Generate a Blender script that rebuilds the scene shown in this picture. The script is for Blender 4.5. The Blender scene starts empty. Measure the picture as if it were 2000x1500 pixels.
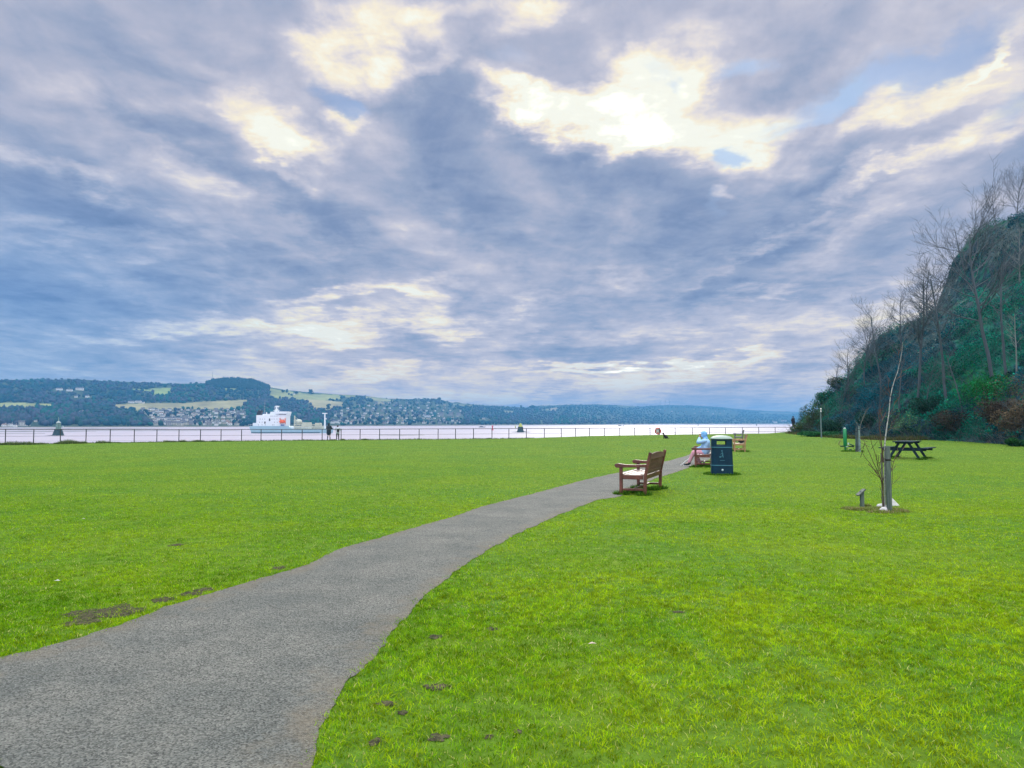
import bpy, bmesh, math, random
import numpy as np
from mathutils import Vector, Matrix
R = math.radians
rng = np.random.default_rng(7)
random.seed(7)
C = bpy.context.scene.collection
S = bpy.context.scene

# ------------------------------------------------------------------ camera
F = 1450.0                       # focal length in units of the 2000 px wide frame
PITCH = math.atan(76 / F)
EYE = 1.5
cam_d = bpy.data.cameras.new('camera')
cam = bpy.data.objects.new('camera', cam_d); C.objects.link(cam)
cam_d.sensor_width = 36; cam_d.lens = 36 * F / 2000
cam_d.clip_start = 0.05; cam_d.clip_end = 30000
cam.location = (0, 0, EYE); cam.rotation_euler = (R(90) + PITCH, 0, 0)
S.camera = cam

def ray(u, v):
    y = F * math.cos(PITCH) - (750 - v) * math.sin(PITCH)
    z = F * math.sin(PITCH) + (750 - v) * math.cos(PITCH)
    return Vector(((u - 1000) / y, 1.0, z / y))          # per metre of depth y

# ------------------------------------------------------------------ world
W = bpy.data.worlds.new('World'); W.cycles.sampling_method = 'MANUAL'; W.cycles.sample_map_resolution = 512; S.world = W; W.use_nodes = True
nt = W.node_tree; nt.nodes.clear()
SUN_AZ, SUN_EL = R(10), R(24)
OVER, BACK = 4.3, 2.0

def nn(t, **k):
    n = nt.nodes.new(t)
    for a, b in k.items(): setattr(n, a, b)
    return n
def link(a, b): nt.links.new(a, b)
def setin(n, i, x):
    if isinstance(x, (int, float, tuple)): n.inputs[i].default_value = x
    else: link(x, n.inputs[i])
def M(op, a, b=0.0, c=0.0, clamp=False):
    n = nn('ShaderNodeMath', operation=op, use_clamp=clamp)
    for i, x in enumerate((a, b, c)):
        if i < len(n.inputs): setin(n, i, x)
    return n.outputs[0]
def VM(op, a, b=(0, 0, 0)):
    n = nn('ShaderNodeVectorMath', operation=op); setin(n, 0, a); setin(n, 1, b); return n.outputs[0]
def noise(vec, scale, detail=6, rough=0.55, dist=0.0, w=None):
    n = nn('ShaderNodeTexNoise'); link(vec, n.inputs['Vector'])
    n.inputs['Scale'].default_value = scale; n.inputs['Detail'].default_value = detail
    n.inputs['Roughness'].default_value = rough; n.inputs['Distortion'].default_value = dist
    return n
def maprange(x, a, b, c, d, smooth=True):
    n = nn('ShaderNodeMapRange', interpolation_type='SMOOTHSTEP' if smooth else 'LINEAR')
    link(x, n.inputs[0])
    for i, q in enumerate((a, b, c, d)): n.inputs[i + 1].default_value = q
    return n.outputs[0]

tc = nn('ShaderNodeTexCoord'); sep = nn('ShaderNodeSeparateXYZ'); link(tc.outputs['Generated'], sep.inputs[0])
dx, dy, dz = sep.outputs
el = M('ARCSINE', dz); az = M('ARCTAN2', dx, dy)
# perspective cloud-deck coordinates
den = M('ADD', M('MAXIMUM', dz, 0.0), 0.085)
cp = nn('ShaderNodeCombineXYZ'); link(M('DIVIDE', dx, den), cp.inputs[0]); link(M('DIVIDE', dy, den), cp.inputs[1])
deck = cp.outputs[0]
stretch = nn('ShaderNodeMapping'); link(deck, stretch.inputs[0]); stretch.inputs['Scale'].default_value = (1.0, 0.5, 1); stretch.inputs['Rotation'].default_value = (0, 0, R(-6))
n1 = noise(stretch.outputs[0], 0.9, 9, 0.56, 0.35)
n2 = noise(stretch.outputs[0], 2.6, 8, 0.62, 0.5)
ae = nn('ShaderNodeCombineXYZ'); link(az, ae.inputs[0]); link(el, ae.inputs[1])
# ragged edges: warp the direction before the large features are placed
wn = noise(deck, 2.2, 7, 0.62)
wn2 = noise(ae.outputs[0], 5.0, 5, 0.6)
wk = maprange(el, 0.0, 0.16, 0.30, 1.0)
warp = VM('MULTIPLY', VM('SUBTRACT', wn.outputs['Color'], (0.5, 0.5, 0.5)), (0.17, 0.10, 0))
warp = VM('SCALE', warp); link(wk, warp.node.inputs['Scale'])
warp2 = VM('MULTIPLY', VM('SUBTRACT', wn2.outputs['Color'], (0.5, 0.5, 0.5)), (0.14, 0.10, 0))
warp2 = VM('SCALE', warp2); link(wk, warp2.node.inputs['Scale'])
aw = VM('ADD', VM('ADD', ae.outputs[0], warp), warp2)

def blob(cx, cy, rx, ry, ang):
    d = ray(cx, cy)
    a0 = math.atan2(d.x, 1); e0 = math.atan2(d.z, math.hypot(d.x, 1)); k = math.cos(a0) * math.cos(e0)
    m = nn('ShaderNodeMapping', vector_type='TEXTURE'); link(aw, m.inputs[0])
    m.inputs['Location'].default_value = (a0, e0, 0); m.inputs['Rotation'].default_value = (0, 0, R(ang))
    m.inputs['Scale'].default_value = (1.45 * rx / F * k, 1.45 * ry / F * k, 1)
    g = nn('ShaderNodeTexGradient', gradient_type='SPHERICAL'); link(m.outputs[0], g.inputs[0])
    return M('SMOOTH_MIN', g.outputs['Fac'], 0.75, 0.3)
BR = [(1260,205,110,75,0,.75),(1130,232,180,42,-5,.85),(1010,222,80,40,0,.65),(1430,255,125,50,12,.6),(1230,150,90,40,20,.3),(1500,290,90,30,15,.3),(1400,300,60,40,0,.2),
 (770,35,120,50,-20,.33),(720,95,110,55,-40,.45),(760,140,70,45,0,.3),(540,250,100,45,-30,.4),(535,282,40,26,0,.4),(660,205,45,30,0,.45),(740,60,90,60,0,.06),(890,95,70,35,-10,.28),(960,15,90,25,0,.3),(600,60,80,40,0,.2),(1090,25,60,20,0,.25),(480,225,80,30,-20,.2),(830,20,60,25,0,.3),(950,170,50,25,0,.3),(1160,120,60,30,10,.2),(1560,235,90,28,20,.28),(1700,420,150,22,25,.22),(1480,480,160,14,28,.2),(300,430,160,18,-15,.2),(560,360,60,14,-30,.25),(520,700,200,12,0,.18),(1000,600,160,14,5,.2),(1180,560,140,12,10,.18),(840,590,60,12,0,.25),(1250,740,260,8,1,.25),(640,110,70,40,-20,.3),(1020,50,90,30,15,.4),
 (850,145,50,16,20,.35),(1360,130,55,35,10,.4),(1940,70,150,25,25,.22),(1790,190,110,26,12,.3),(1885,130,45,10,35,.5),
 (1800,300,190,28,18,.36),(1970,270,90,18,22,.35),(1640,250,200,22,28,.24),(1680,380,120,20,30,.3),(1540,440,190,14,32,.2),(1380,50,120,30,5,.2),
 (350,345,170,55,-15,.25),(190,370,90,20,-10,.25),(210,190,150,45,15,.22),(450,150,150,60,-10,.15),(70,312,110,16,-15,.25),(120,460,140,20,-5,.2),
 (650,588,80,16,8,.42),(640,640,110,24,0,.34),(870,640,70,22,5,.38),(790,580,110,18,10,.25),(700,660,80,12,0,.2),(1290,713,200,10,1.5,.62),(1130,722,120,8,2,.3),
 (420,640,260,20,3,.25),(740,728,130,10,8,.3),(930,775,140,14,3,.3),(1490,572,90,11,8,.3),(1400,385,28,12,0,.35),(640,500,220,25,20,.12),(250,510,120,20,15,.15),
 (1800,560,250,20,-2,.12),(1700,620,250,14,0,.12),(520,770,200,16,0,.15)]
DK = [(880,330,230,75,-50,.42),(1130,320,260,62,-18,.42),(1020,430,380,75,-12,.25),(900,150,110,70,-20,.25),(1290,370,120,60,-10,.25),
 (430,300,300,36,-30,.25),(600,420,330,48,-25,.28),(70,400,250,42,-12,.25),(40,520,240,42,0,.25),(140,600,330,42,5,.32),(540,530,140,38,0,.3),
 (280,690,430,26,0,.3),(1430,580,330,24,5,.25),(1130,685,260,22,2,.42),(820,668,130,18,8,.3),(1450,740,130,14,6,.3),(1600,420,260,40,32,.25),(1640,330,120,25,30,.2),
 (290,70,150,50,-20,.2),(1560,120,200,30,30,.18),(1750,500,260,30,12,.15),(100,740,300,18,0,.12),(1050,590,200,26,8,.14),(1330,480,200,30,10,.12)]
HO = [(645,165,55,26,-10,.9),(690,190,38,24,0,.8),(1465,108,80,22,12,.75),(1640,175,190,30,18,.55),(1800,130,150,30,15,.9),(1975,195,90,45,20,.8),(1392,308,42,22,10,1.1),
 (1275,140,50,30,0,.4),(1380,400,60,30,60,.4),(1000,130,60,25,0,.35),(1590,230,120,18,20,.35),(1310,170,25,14,0,.5)]
base = M('ADD', M('MULTIPLY', M('SUBTRACT', n1.outputs['Fac'], 0.5), 1.15), M('MULTIPLY', M('SUBTRACT', n2.outputs['Fac'], 0.5), 0.85))
n3 = noise(deck, 5.5, 6, 0.6, 0.3)
base = M('ADD', base, M('MULTIPLY', M('SUBTRACT', n3.outputs['Fac'], 0.5), 0.50))
# light catches the sunward side of each billow, undersides stay grey
n2b = noise(VM('ADD', stretch.outputs[0], (-0.02, 0.10, 0)), 2.6, 8, 0.62, 0.5)
n1b = noise(VM('ADD', stretch.outputs[0], (-0.03, 0.16, 0)), 0.9, 9, 0.56, 0.35)
rel = M('ADD', M('MULTIPLY', M('SUBTRACT', n2.outputs['Fac'], n2b.outputs['Fac']), -0.75), M('MULTIPLY', M('SUBTRACT', n1.outputs['Fac'], n1b.outputs['Fac']), -1.1))
base = M('ADD', base, rel)
base = M('ADD', base, 0.515)
base = M('ADD', base, maprange(el, 0.01, 0.20, 0.22, 0.0))
lit = 0.0
for b in BR: lit = M('MULTIPLY_ADD', blob(*b[:5]), b[5] * 1.05, lit)
# thin cloud breaks up the bright openings
brk = M('ADD', M('MULTIPLY', M('SUBTRACT', n2.outputs['Fac'], 0.5), 2.0), M('MULTIPLY', M('SUBTRACT', n3.outputs['Fac'], 0.5), 1.8))
base = M('MULTIPLY_ADD', lit, M('MAXIMUM', M('ADD', brk, 0.95), 0.25), base)
for b in DK: base = M('MULTIPLY_ADD', blob(*b[:5]), -b[5] * 0.9, base)
hole = 0.0
for b in HO: hole = M('MULTIPLY_ADD', blob(*b[:5]), b[5], hole)
# darker, bluer cloud toward the left of the view
base = M('SUBTRACT', base, maprange(az, -0.75, -0.15, 0.10, 0.0))
ramp = nn('ShaderNodeValToRGB'); link(base, ramp.inputs[0])
cr = ramp.color_ramp
def s2l(c):
    return tuple(((x / 255) / 12.92 if x <= 10 else (((x / 255) + .055) / 1.055) ** 2.4) for x in c)
stops = [(0.0, (118,136,170)), (0.14, (134,149,181)), (0.32, (158,168,193)), (0.48, (183,185,203)), (0.62, (206,203,214)), (0.74, (234,225,221)), (0.87, (254,242,216)), (1.0, (255,254,238))]
while len(cr.elements) < len(stops): cr.elements.new(0.5)
for e, (p, c) in zip(cr.elements, stops): e.position = p; e.color = s2l(c) + (1,)
# low cloud on the left is a deeper blue
lf = M('MULTIPLY', maprange(az, -0.62, -0.20, 1.0, 0.0), maprange(el, 0.10, 0.36, 1.0, 0.0))
tn = nn('ShaderNodeMix', data_type='RGBA', blend_type='MULTIPLY'); link(lf, tn.inputs[0]); link(ramp.outputs[0], tn.inputs[6]); tn.inputs[7].default_value = (.74, .96, 1.14, 1)
t2 = nn('ShaderNodeMix', data_type='RGBA', blend_type='MULTIPLY'); link(maprange(el, 0.0, 0.16, 1.0, 0.0), t2.inputs[0]); link(tn.outputs[2], t2.inputs[6]); t2.inputs[7].default_value = (1.16, 1.03, .90, 1); tn = t2
# unseen sky overhead and behind the camera, brightened to light ground and near faces
over = M('MULTIPLY', maprange(el, 0.58, 1.05, 1.0, OVER), maprange(dy, -0.6, 0.1, BACK, 1.0))
core = maprange(base, 1.1, 1.8, 1.0, 2.0)
neut = nn('ShaderNodeMix', data_type='RGBA'); link(maprange(el, 0.60, 1.0, 0.0, 0.8), neut.inputs[0]); link(tn.outputs[2], neut.inputs[6]); neut.inputs[7].default_value = (.56, .55, .50, 1)
cl = VM('SCALE', neut.outputs[2]); cl.node.inputs['Scale'].default_value = 10
link(M('MULTIPLY', M('MULTIPLY', over, core), 10.0), cl.node.inputs['Scale'])
sky = nn('ShaderNodeTexSky', sky_type='NISHITA'); sky.sun_disc = False
sky.sun_elevation = SUN_EL; sky.sun_rotation = SUN_AZ; sky.air_density = 1.2; sky.dust_density = 1.0
mx = nn('ShaderNodeMix', data_type='RGBA')
hf = M('SUBTRACT', hole, M('MULTIPLY', M('SUBTRACT', n2.outputs['Fac'], 0.4), 0.5))
link(maprange(hf, 0.06, 0.70, 0.0, 0.78), mx.inputs[0]); link(cl, mx.inputs[6])
skb = VM('MINIMUM', VM('MULTIPLY', sky.outputs[0], (0.42, 0.55, 0.80)), (4.6, 6.2, 8.8)); link(skb, mx.inputs[7])
bg = nn('ShaderNodeBackground'); bg.inputs['Strength'].default_value = 0.1; link(mx.outputs[2], bg.inputs[0])
wo = nn('ShaderNodeOutputWorld'); link(bg.outputs[0], wo.inputs[0])

sun_d = bpy.data.lights.new('sun', 'SUN'); sun_d.energy = 1.5; sun_d.angle = R(14); sun_d.color = (1, .95, .86)
sun = bpy.data.objects.new('sun', sun_d); C.objects.link(sun)
sd = Vector((math.sin(SUN_AZ) * math.cos(SUN_EL), math.cos(SUN_AZ) * math.cos(SUN_EL), math.sin(SUN_EL)))
sun.rotation_euler = (-sd).to_track_quat('-Z', 'Y').to_euler(); sun.location = (0, 0, 50)

S.view_settings.view_transform = 'Standard'; S.view_settings.look = 'None'
S.view_settings.exposure = 0.0; S.view_settings.gamma = 1.0; S.view_settings.use_curve_mapping = False
S.render.engine = 'CYCLES'
S.cycles.use_denoising = True
S.cycles.max_bounces = 6; S.cycles.diffuse_bounces = 2; S.cycles.glossy_bounces = 2; S.cycles.volume_bounces = 0
S.cycles.transparent_max_bounces = 8; S.cycles.transmission_bounces = 2
S.cycles.sample_clamp_indirect = 4

# ------------------------------------------------------------------ helpers
def s2lin(r, g, b): return s2l((r, g, b))
def tag(o, label=None, cat=None, group=None, kind=None):
    if label: o['label'] = label
    if cat: o['category'] = cat
    if group: o['group'] = group
    if kind: o['kind'] = kind
    return o
def thing(name, label, cat, loc=(0, 0, 0), rz=0.0, group=None):
    o = bpy.data.objects.new(name, None); C.objects.link(o)
    o.location = loc; o.rotation_euler = (0, 0, rz); o.empty_display_size = 0.2
    return tag(o, label, cat, group)

def mat(name, col, rough=0.7, var=0.15, scale=8.0, bump=0.0, bscale=60.0, col2=None, metallic=0.0, spec=0.5, stretch=None, trans=0.0):
    m = bpy.data.materials.new(name); m.use_nodes = True
    t = m.node_tree; b = t.nodes['Principled BSDF']
    b.inputs['Roughness'].default_value = rough; b.inputs['Metallic'].default_value = metallic
    b.inputs['Specular IOR Level'].default_value = spec
    tcn = t.nodes.new('ShaderNodeTexCoord'); v = tcn.outputs['Object']
    if stretch:
        mp = t.nodes.new('ShaderNodeMapping'); t.links.new(v, mp.inputs[0]); mp.inputs['Scale'].default_value = stretch; v = mp.outputs[0]
    n = t.nodes.new('ShaderNodeTexNoise'); n.inputs['Scale'].default_value = scale; n.inputs['Detail'].default_value = 6
    n.inputs['Roughness'].default_value = 0.65
    t.links.new(v, n.inputs['Vector'])
    r = t.nodes.new('ShaderNodeValToRGB'); t.links.new(n.outputs['Fac'], r.inputs[0])
    a = tuple(max(0, c * (1 - var)) for c in col[:3]); c2 = col2[:3] if col2 else tuple(min(1, c * (1 + var)) for c in col[:3])
    r.color_ramp.elements[0].position = 0.32; r.color_ramp.elements[0].color = a + (1,)
    r.color_ramp.elements[1].position = 0.68; r.color_ramp.elements[1].color = c2 + (1,)
    t.links.new(r.outputs[0], b.inputs['Base Color'])
    if bump:
        n2_ = t.nodes.new('ShaderNodeTexNoise'); n2_.inputs['Scale'].default_value = bscale; n2_.inputs['Detail'].default_value = 5
        t.links.new(v, n2_.inputs['Vector'])
        bp = t.nodes.new('ShaderNodeBump'); bp.inputs['Strength'].default_value = bump; bp.inputs['Distance'].default_value = 0.02
        t.links.new(n2_.outputs['Fac'], bp.inputs['Height']); t.links.new(bp.outputs[0], b.inputs['Normal'])
    return m
def attr_mat(name, rough=0.8, spec=0.25, trans=0.0, bump=0.0, bscale=1.0, nvar=0.0, nscale=1.0, bdist=0.05):
    """base colour from the 'Col' attribute (the colour of each leaf or blade, some with haze tint)"""
    m = bpy.data.materials.new(name); m.use_nodes = True
    t = m.node_tree; b = t.nodes['Principled BSDF']
    b.inputs['Roughness'].default_value = rough; b.inputs['Specular IOR Level'].default_value = spec
    a = t.nodes.new('ShaderNodeAttribute'); a.attribute_name = 'Col'; out = a.outputs['Color']
    if nvar:
        tcn = t.nodes.new('ShaderNodeTexCoord'); n = t.nodes.new('ShaderNodeTexNoise'); n.inputs['Scale'].default_value = nscale; n.inputs['Detail'].default_value = 8
        n.inputs['Roughness'].default_value = 0.7
        t.links.new(tcn.outputs['Object'], n.inputs['Vector'])
        mr = t.nodes.new('ShaderNodeMapRange'); mr.inputs[1].default_value = 0.3; mr.inputs[2].default_value = 0.7
        mr.inputs[3].default_value = 1 - nvar; mr.inputs[4].default_value = 1 + nvar; t.links.new(n.outputs['Fac'], mr.inputs[0])
        sc = t.nodes.new('ShaderNodeVectorMath'); sc.operation = 'SCALE'; t.links.new(out, sc.inputs[0]); t.links.new(mr.outputs[0], sc.inputs['Scale']); out = sc.outputs[0]
    t.links.new(out, b.inputs['Base Color'])
    if bump:
        tcn = t.nodes.new('ShaderNodeTexCoord'); n = t.nodes.new('ShaderNodeTexNoise'); n.inputs['Scale'].default_value = bscale; n.inputs['Detail'].default_value = 8
        t.links.new(tcn.outputs['Object'], n.inputs['Vector'])
        bp = t.nodes.new('ShaderNodeBump'); bp.inputs['Strength'].default_value = bump; bp.inputs['Distance'].default_value = bdist
        t.links.new(n.outputs['Fac'], bp.inputs['Height']); t.links.new(bp.outputs[0], b.inputs['Normal'])
    if trans:
        tr = t.nodes.new('ShaderNodeBsdfTranslucent'); t.links.new(out, tr.inputs[0])
        mxs = t.nodes.new('ShaderNodeMixShader'); mxs.inputs[0].default_value = trans
        t.links.new(b.outputs[0], mxs.inputs[1]); t.links.new(tr.outputs[0], mxs.inputs[2])
        t.links.new(mxs.outputs[0], t.nodes['Material Output'].inputs[0])
    return m

def link_mesh(name, me, parent=None):
    o = bpy.data.objects.new(name, me); C.objects.link(o)
    if parent: o.parent = parent
    return o
def np_mesh(name, V, Fc, mats, cols=None, smooth=False, parent=None, fmat=None):
    """V (n,3) array, Fc (m,k) int array"""
    me = bpy.data.meshes.new(name)
    V = np.asarray(V, dtype=np.float32); Fc = np.asarray(Fc, dtype=np.int32)
    k = Fc.shape[1]; m = len(Fc)
    me.vertices.add(len(V)); me.vertices.foreach_set('co', V.ravel())
    me.loops.add(m * k); me.loops.foreach_set('vertex_index', Fc.ravel())
    me.polygons.add(m); me.polygons.foreach_set('loop_start', np.arange(0, m * k, k, dtype=np.int32))
    me.polygons.foreach_set('loop_total', np.full(m, k, dtype=np.int32))
    if smooth: me.polygons.foreach_set('use_smooth', np.ones(m, dtype=bool))
    for x in (mats if isinstance(mats, (list, tuple)) else [mats]): me.materials.append(x)
    if fmat is not None: me.polygons.foreach_set('material_index', np.asarray(fmat, dtype=np.int32))
    me.update(calc_edges=True)
    if cols is not None:
        ca = me.color_attributes.new('Col', 'FLOAT_COLOR', 'POINT')
        c4 = np.ones((len(V), 4), dtype=np.float32); c4[:, :3] = cols
        ca.data.foreach_set('color', c4.ravel())
    return link_mesh(name, me, parent)

class MB:
    def __init__(s): s.v = []; s.f = []; s.m = []; s.sm = []; s.cur = 0
    def add(s, vs, fs, smooth=False):
        n = len(s.v); s.v += [tuple(p) for p in vs]
        for f in fs: s.f.append([i + n for i in f]); s.m.append(s.cur); s.sm.append(smooth)
        return s
    def box(s, c, d, rz=0.0, mtx=None, taper=1.0):
        hx, hy, hz = d[0] / 2, d[1] / 2, d[2] / 2
        vs = []
        for z in (-1, 1):
            k = taper if z > 0 else 1
            for x, y in ((-1, -1), (1, -1), (1, 1), (-1, 1)): vs.append(Vector((x * hx * k, y * hy * k, z * hz)))
        q = mtx if mtx else Matrix.Rotation(rz, 3, 'Z')
        vs = [q @ p + Vector(c) for p in vs]
        return s.add(vs, [(3, 2, 1, 0), (4, 5, 6, 7), (0, 1, 5, 4), (1, 2, 6, 5), (2, 3, 7, 6), (3, 0, 4, 7)])
    def bar(s, a, b, w, h, up=(0, 0, 1)):
        """rectangular bar from a to b, w across, h along up"""
        a = Vector(a); b = Vector(b); z = (b - a); L = z.length; z.normalize()
        u = Vector(up); x = u.cross(z)
        if x.length < 1e-4: x = Vector((1, 0, 0)).cross(z)
        x.normalize(); y = z.cross(x)
        q = Matrix((x, y, z)).transposed()
        return s.box((a + b) / 2, (w, h, L), mtx=q)
    def tube(s, pts, rad, n=8, cap=True, smooth=True):
        pts = [Vector(p) for p in pts]
        if not hasattr(rad, '__len__'): rad = [rad] * len(pts)
        vs = []; prev = None
        for i, p in enumerate(pts):
            d = (pts[min(i + 1, len(pts) - 1)] - pts[max(i - 1, 0)]).normalized()
            if prev is None:
                x = d.cross(Vector((0, 0, 1)))
                if x.length < 0.1: x = d.cross(Vector((0, 1, 0)))
            else: x = prev - d * prev.dot(d)
            x.normalize(); prev = x; y = d.cross(x)
            for k in range(n):
                a = 2 * math.pi * k / n; vs.append(p + (x * math.cos(a) + y * math.sin(a)) * rad[i])
        fs = [(i * n + k, i * n + (k + 1) % n, (i + 1) * n + (k + 1) % n, (i + 1) * n + k) for i in range(len(pts) - 1) for k in range(n)]
        s.add(vs, fs, smooth)
        if cap: s.add(vs[:n], [tuple(range(n))[::-1]]); s.add(vs[-n:], [tuple(range(n))])
        return s
    def lathe(s, prof, c=(0, 0, 0), n=16, smooth=True, sx=1.0, sy=1.0):
        vs = [(c[0] + r * sx * math.cos(2 * math.pi * k / n), c[1] + r * sy * math.sin(2 * math.pi * k / n), c[2] + z) for r, z in prof for k in range(n)]
        fs = [(i * n + k, i * n + (k + 1) % n, (i + 1) * n + (k + 1) % n, (i + 1) * n + k) for i in range(len(prof) - 1) for k in range(n)]
        s.add(vs, fs, smooth)
        s.add(vs[:n], [tuple(range(n))[::-1]]); s.add(vs[-n:], [tuple(range(n))]); return s
    def ball(s, c, r, n=12, m=8, q=None):
        r = r if hasattr(r, '__len__') else (r, r, r)
        vs = []; 
        for i in range(m + 1):
            t = math.pi * i / m
            for k in range(n):
                a = 2 * math.pi * k / n
                p = Vector((r[0] * math.sin(t) * math.cos(a), r[1] * math.sin(t) * math.sin(a), -r[2] * math.cos(t)))
                vs.append((q @ p if q else p) + Vector(c))
        fs = [(i * n + k, i * n + (k + 1) % n, (i + 1) * n + (k + 1) % n, (i + 1) * n + k) for i in range(m) for k in range(n)]
        return s.add(vs, fs, True)
    def prism(s, poly, y0, y1):
        """outline in x,z extruded along y"""
        n = len(poly); vs = [(x, y0, z) for x, z in poly] + [(x, y1, z) for x, z in poly]
        return s.add(vs, [tuple(range(n)), tuple(range(2 * n - 1, n - 1, -1))] + [(i, i + n, (i + 1) % n + n, (i + 1) % n) for i in range(n)])
    def build(s, name, mats, parent=None, bevel=0.0, weld=False):
        me = bpy.data.meshes.new(name); me.from_pydata(s.v, [], s.f)
        for x in (mats if isinstance(mats, (list, tuple)) else [mats]): me.materials.append(x)
        me.polygons.foreach_set('material_index', s.m); me.polygons.foreach_set('use_smooth', s.sm)
        bm = bmesh.new(); bm.from_mesh(me)
        if weld: bmesh.ops.remove_doubles(bm, verts=bm.verts, dist=1e-5)
        bmesh.ops.recalc_face_normals(bm, faces=bm.faces); bm.to_mesh(me); bm.free(); me.update()
        o = link_mesh(name, me, parent)
        if bevel:
            b = o.modifiers.new('bevel', 'BEVEL'); b.width = bevel; b.segments = 2; b.limit_method = 'ANGLE'
        return o
def copy_tree(o, parent=None):
    c = o.copy(); C.objects.link(c); c.parent = parent
    for ch in o.children: copy_tree(ch, c)
    return c

# value noise
_perm = np.random.default_rng(3).random((256, 256))
def vn(x, y):
    x = np.asarray(x, float); y = np.asarray(y, float)
    xi = np.floor(x).astype(int); yi = np.floor(y).astype(int); fx = x - xi; fy = y - yi
    fx = fx * fx * (3 - 2 * fx); fy = fy * fy * (3 - 2 * fy)
    g = lambda a, b: _perm[a & 255, b & 255]
    return (g(xi, yi) * (1 - fx) + g(xi + 1, yi) * fx) * (1 - fy) + (g(xi, yi + 1) * (1 - fx) + g(xi + 1, yi + 1) * fx) * fy
def fbm(x, y, o=4, p=0.5):
    s_ = 0; a = 1; t_ = 0
    for i in range(o): s_ = s_ + a * vn(np.asarray(x) * 2 ** i + 17.3 * i, np.asarray(y) * 2 ** i + 9.1 * i); t_ += a; a *= p
    return s_ / t_
def sstep(a, b, x): t = np.clip((np.asarray(x, float) - a) / (b - a), 0, 1); return t * t * (3 - 2 * t)

# ------------------------------------------------------------------ the lawn
WATER = -5.5
def y_fence(x):
    x = np.asarray(x, float)
    return np.where(x < 18, 78 + .385 * x, 84.93 + (x - 18) * 0.70)
_zt = np.array([-2.0, -.69, -.55, -.248, 0.0, .035, .10, .207, .345, .39, .5, 2]); _zv = np.array([-.4, -.33, -.24, -.165, -.17, -.10, .05, .15, .14, .45, .6, .6])
def ground(x, y):
    x = np.asarray(x, float); y = np.asarray(y, float)
    ye = np.maximum(y_fence(x), 1); t = x / np.maximum(y, 1.0)
    # value at the fence along this bearing
    w = sstep(.42, .97, y / ye)
    z = np.interp(t, _zt, _zv) * w
    z = z + (fbm(x * .11 + 40, y * .11 + 3, 3) - .5) * .10 * sstep(10, 26, np.hypot(x, y)) * (1 - sstep(.75, 1, y / ye))
    z = z + (fbm(x * .5 + 7, y * .5, 2) - .5) * .03 * sstep(3, 8, np.hypot(x, y))
    return z
def at(u, v, dz=0.0):
    """where the sight line through pixel (u, v) of the 2000 px photo meets the lawn"""
    r = ray(u, v); y = 10.0
    lo, hi = 1.0, 140.0
    f = lambda y: EYE + r.z * y - float(ground(r.x * y, y)) - dz
    y = lo; step = .25
    while y < hi and f(y) > 0: y += step
    a, b = y - step, y
    for _ in range(20):
        m_ = (a + b) / 2
        if f(m_) > 0: a = m_
        else: b = m_
    y = (a + b) / 2
    return Vector((r.x * y, y, float(ground(r.x * y, y))))

xs = np.concatenate([np.linspace(-170, -62, 30, endpoint=False), np.linspace(-62, 62, 250, endpoint=False), np.linspace(62, 170, 30)])
ss = np.linspace(0, 1, 300) 
GX, GS = np.meshgrid(xs, ss, indexing='ij')
GY = -30 + (y_fence(GX) + .9 + 30) * GS
GZ = ground(GX, GY)
nX, nS = GX.shape
V = np.stack([GX, GY, GZ], -1).reshape(-1, 3)
idx = np.arange(nX * nS).reshape(nX, nS)
Fq = np.stack([idx[:-1, :-1], idx[1:, :-1], idx[1:, 1:], idx[:-1, 1:]], -1).reshape(-1, 4)
# sea wall: the far edge drops below the water
e0 = idx[:, -1]; base_ = len(V)
wall = V[e0].copy(); wall[:, 2] = WATER - 3; wall[:, 1] += 1.2
V = np.concatenate([V, wall]); wi = base_ + np.arange(nX)
Fq = np.concatenate([Fq, np.stack([e0[:-1], e0[1:], wi[1:], wi[:-1]], -1)])
gm = bpy.data.materials.new('turf'); gm.use_nodes = True
t = gm.node_tree; b = t.nodes['Principled BSDF']; b.inputs['Roughness'].default_value = .95; b.inputs['Specular IOR Level'].default_value = .05
tcn = t.nodes.new('ShaderNodeTexCoord')
def gnoise(sc, det=6, ro=.6, stretch=None):
    n = t.nodes.new('ShaderNodeTexNoise'); n.inputs['Scale'].default_value = sc; n.inputs['Detail'].default_value = det; n.inputs['Roughness'].default_value = ro
    t.links.new(tcn.outputs['Object'], n.inputs['Vector']); return n.outputs['Fac']
def gramp(f, a, b_):
    r = t.nodes.new('ShaderNodeValToRGB'); t.links.new(f, r.inputs[0])
    r.color_ramp.elements[0].position = a[0]; r.color_ramp.elements[0].color = a[1] + (1,)
    r.color_ramp.elements[1].position = b_[0]; r.color_ramp.elements[1].color = b_[1] + (1,); return r
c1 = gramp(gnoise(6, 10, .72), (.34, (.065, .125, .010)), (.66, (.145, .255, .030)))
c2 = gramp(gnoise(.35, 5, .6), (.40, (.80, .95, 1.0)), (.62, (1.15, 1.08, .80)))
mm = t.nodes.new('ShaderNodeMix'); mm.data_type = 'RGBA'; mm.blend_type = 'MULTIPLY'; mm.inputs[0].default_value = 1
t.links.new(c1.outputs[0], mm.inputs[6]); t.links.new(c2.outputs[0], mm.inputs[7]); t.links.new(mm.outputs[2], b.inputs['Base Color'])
bp = t.nodes.new('ShaderNodeBump'); bp.inputs['Strength'].default_value = .6; bp.inputs['Distance'].default_value = .03
t.links.new(gnoise(30, 8, .7), bp.inputs['Height']); t.links.new(bp.outputs[0], b.inputs['Normal'])
lawn = np_mesh('lawn', V, Fq, gm, smooth=True); tag(lawn, kind='structure')

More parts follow.
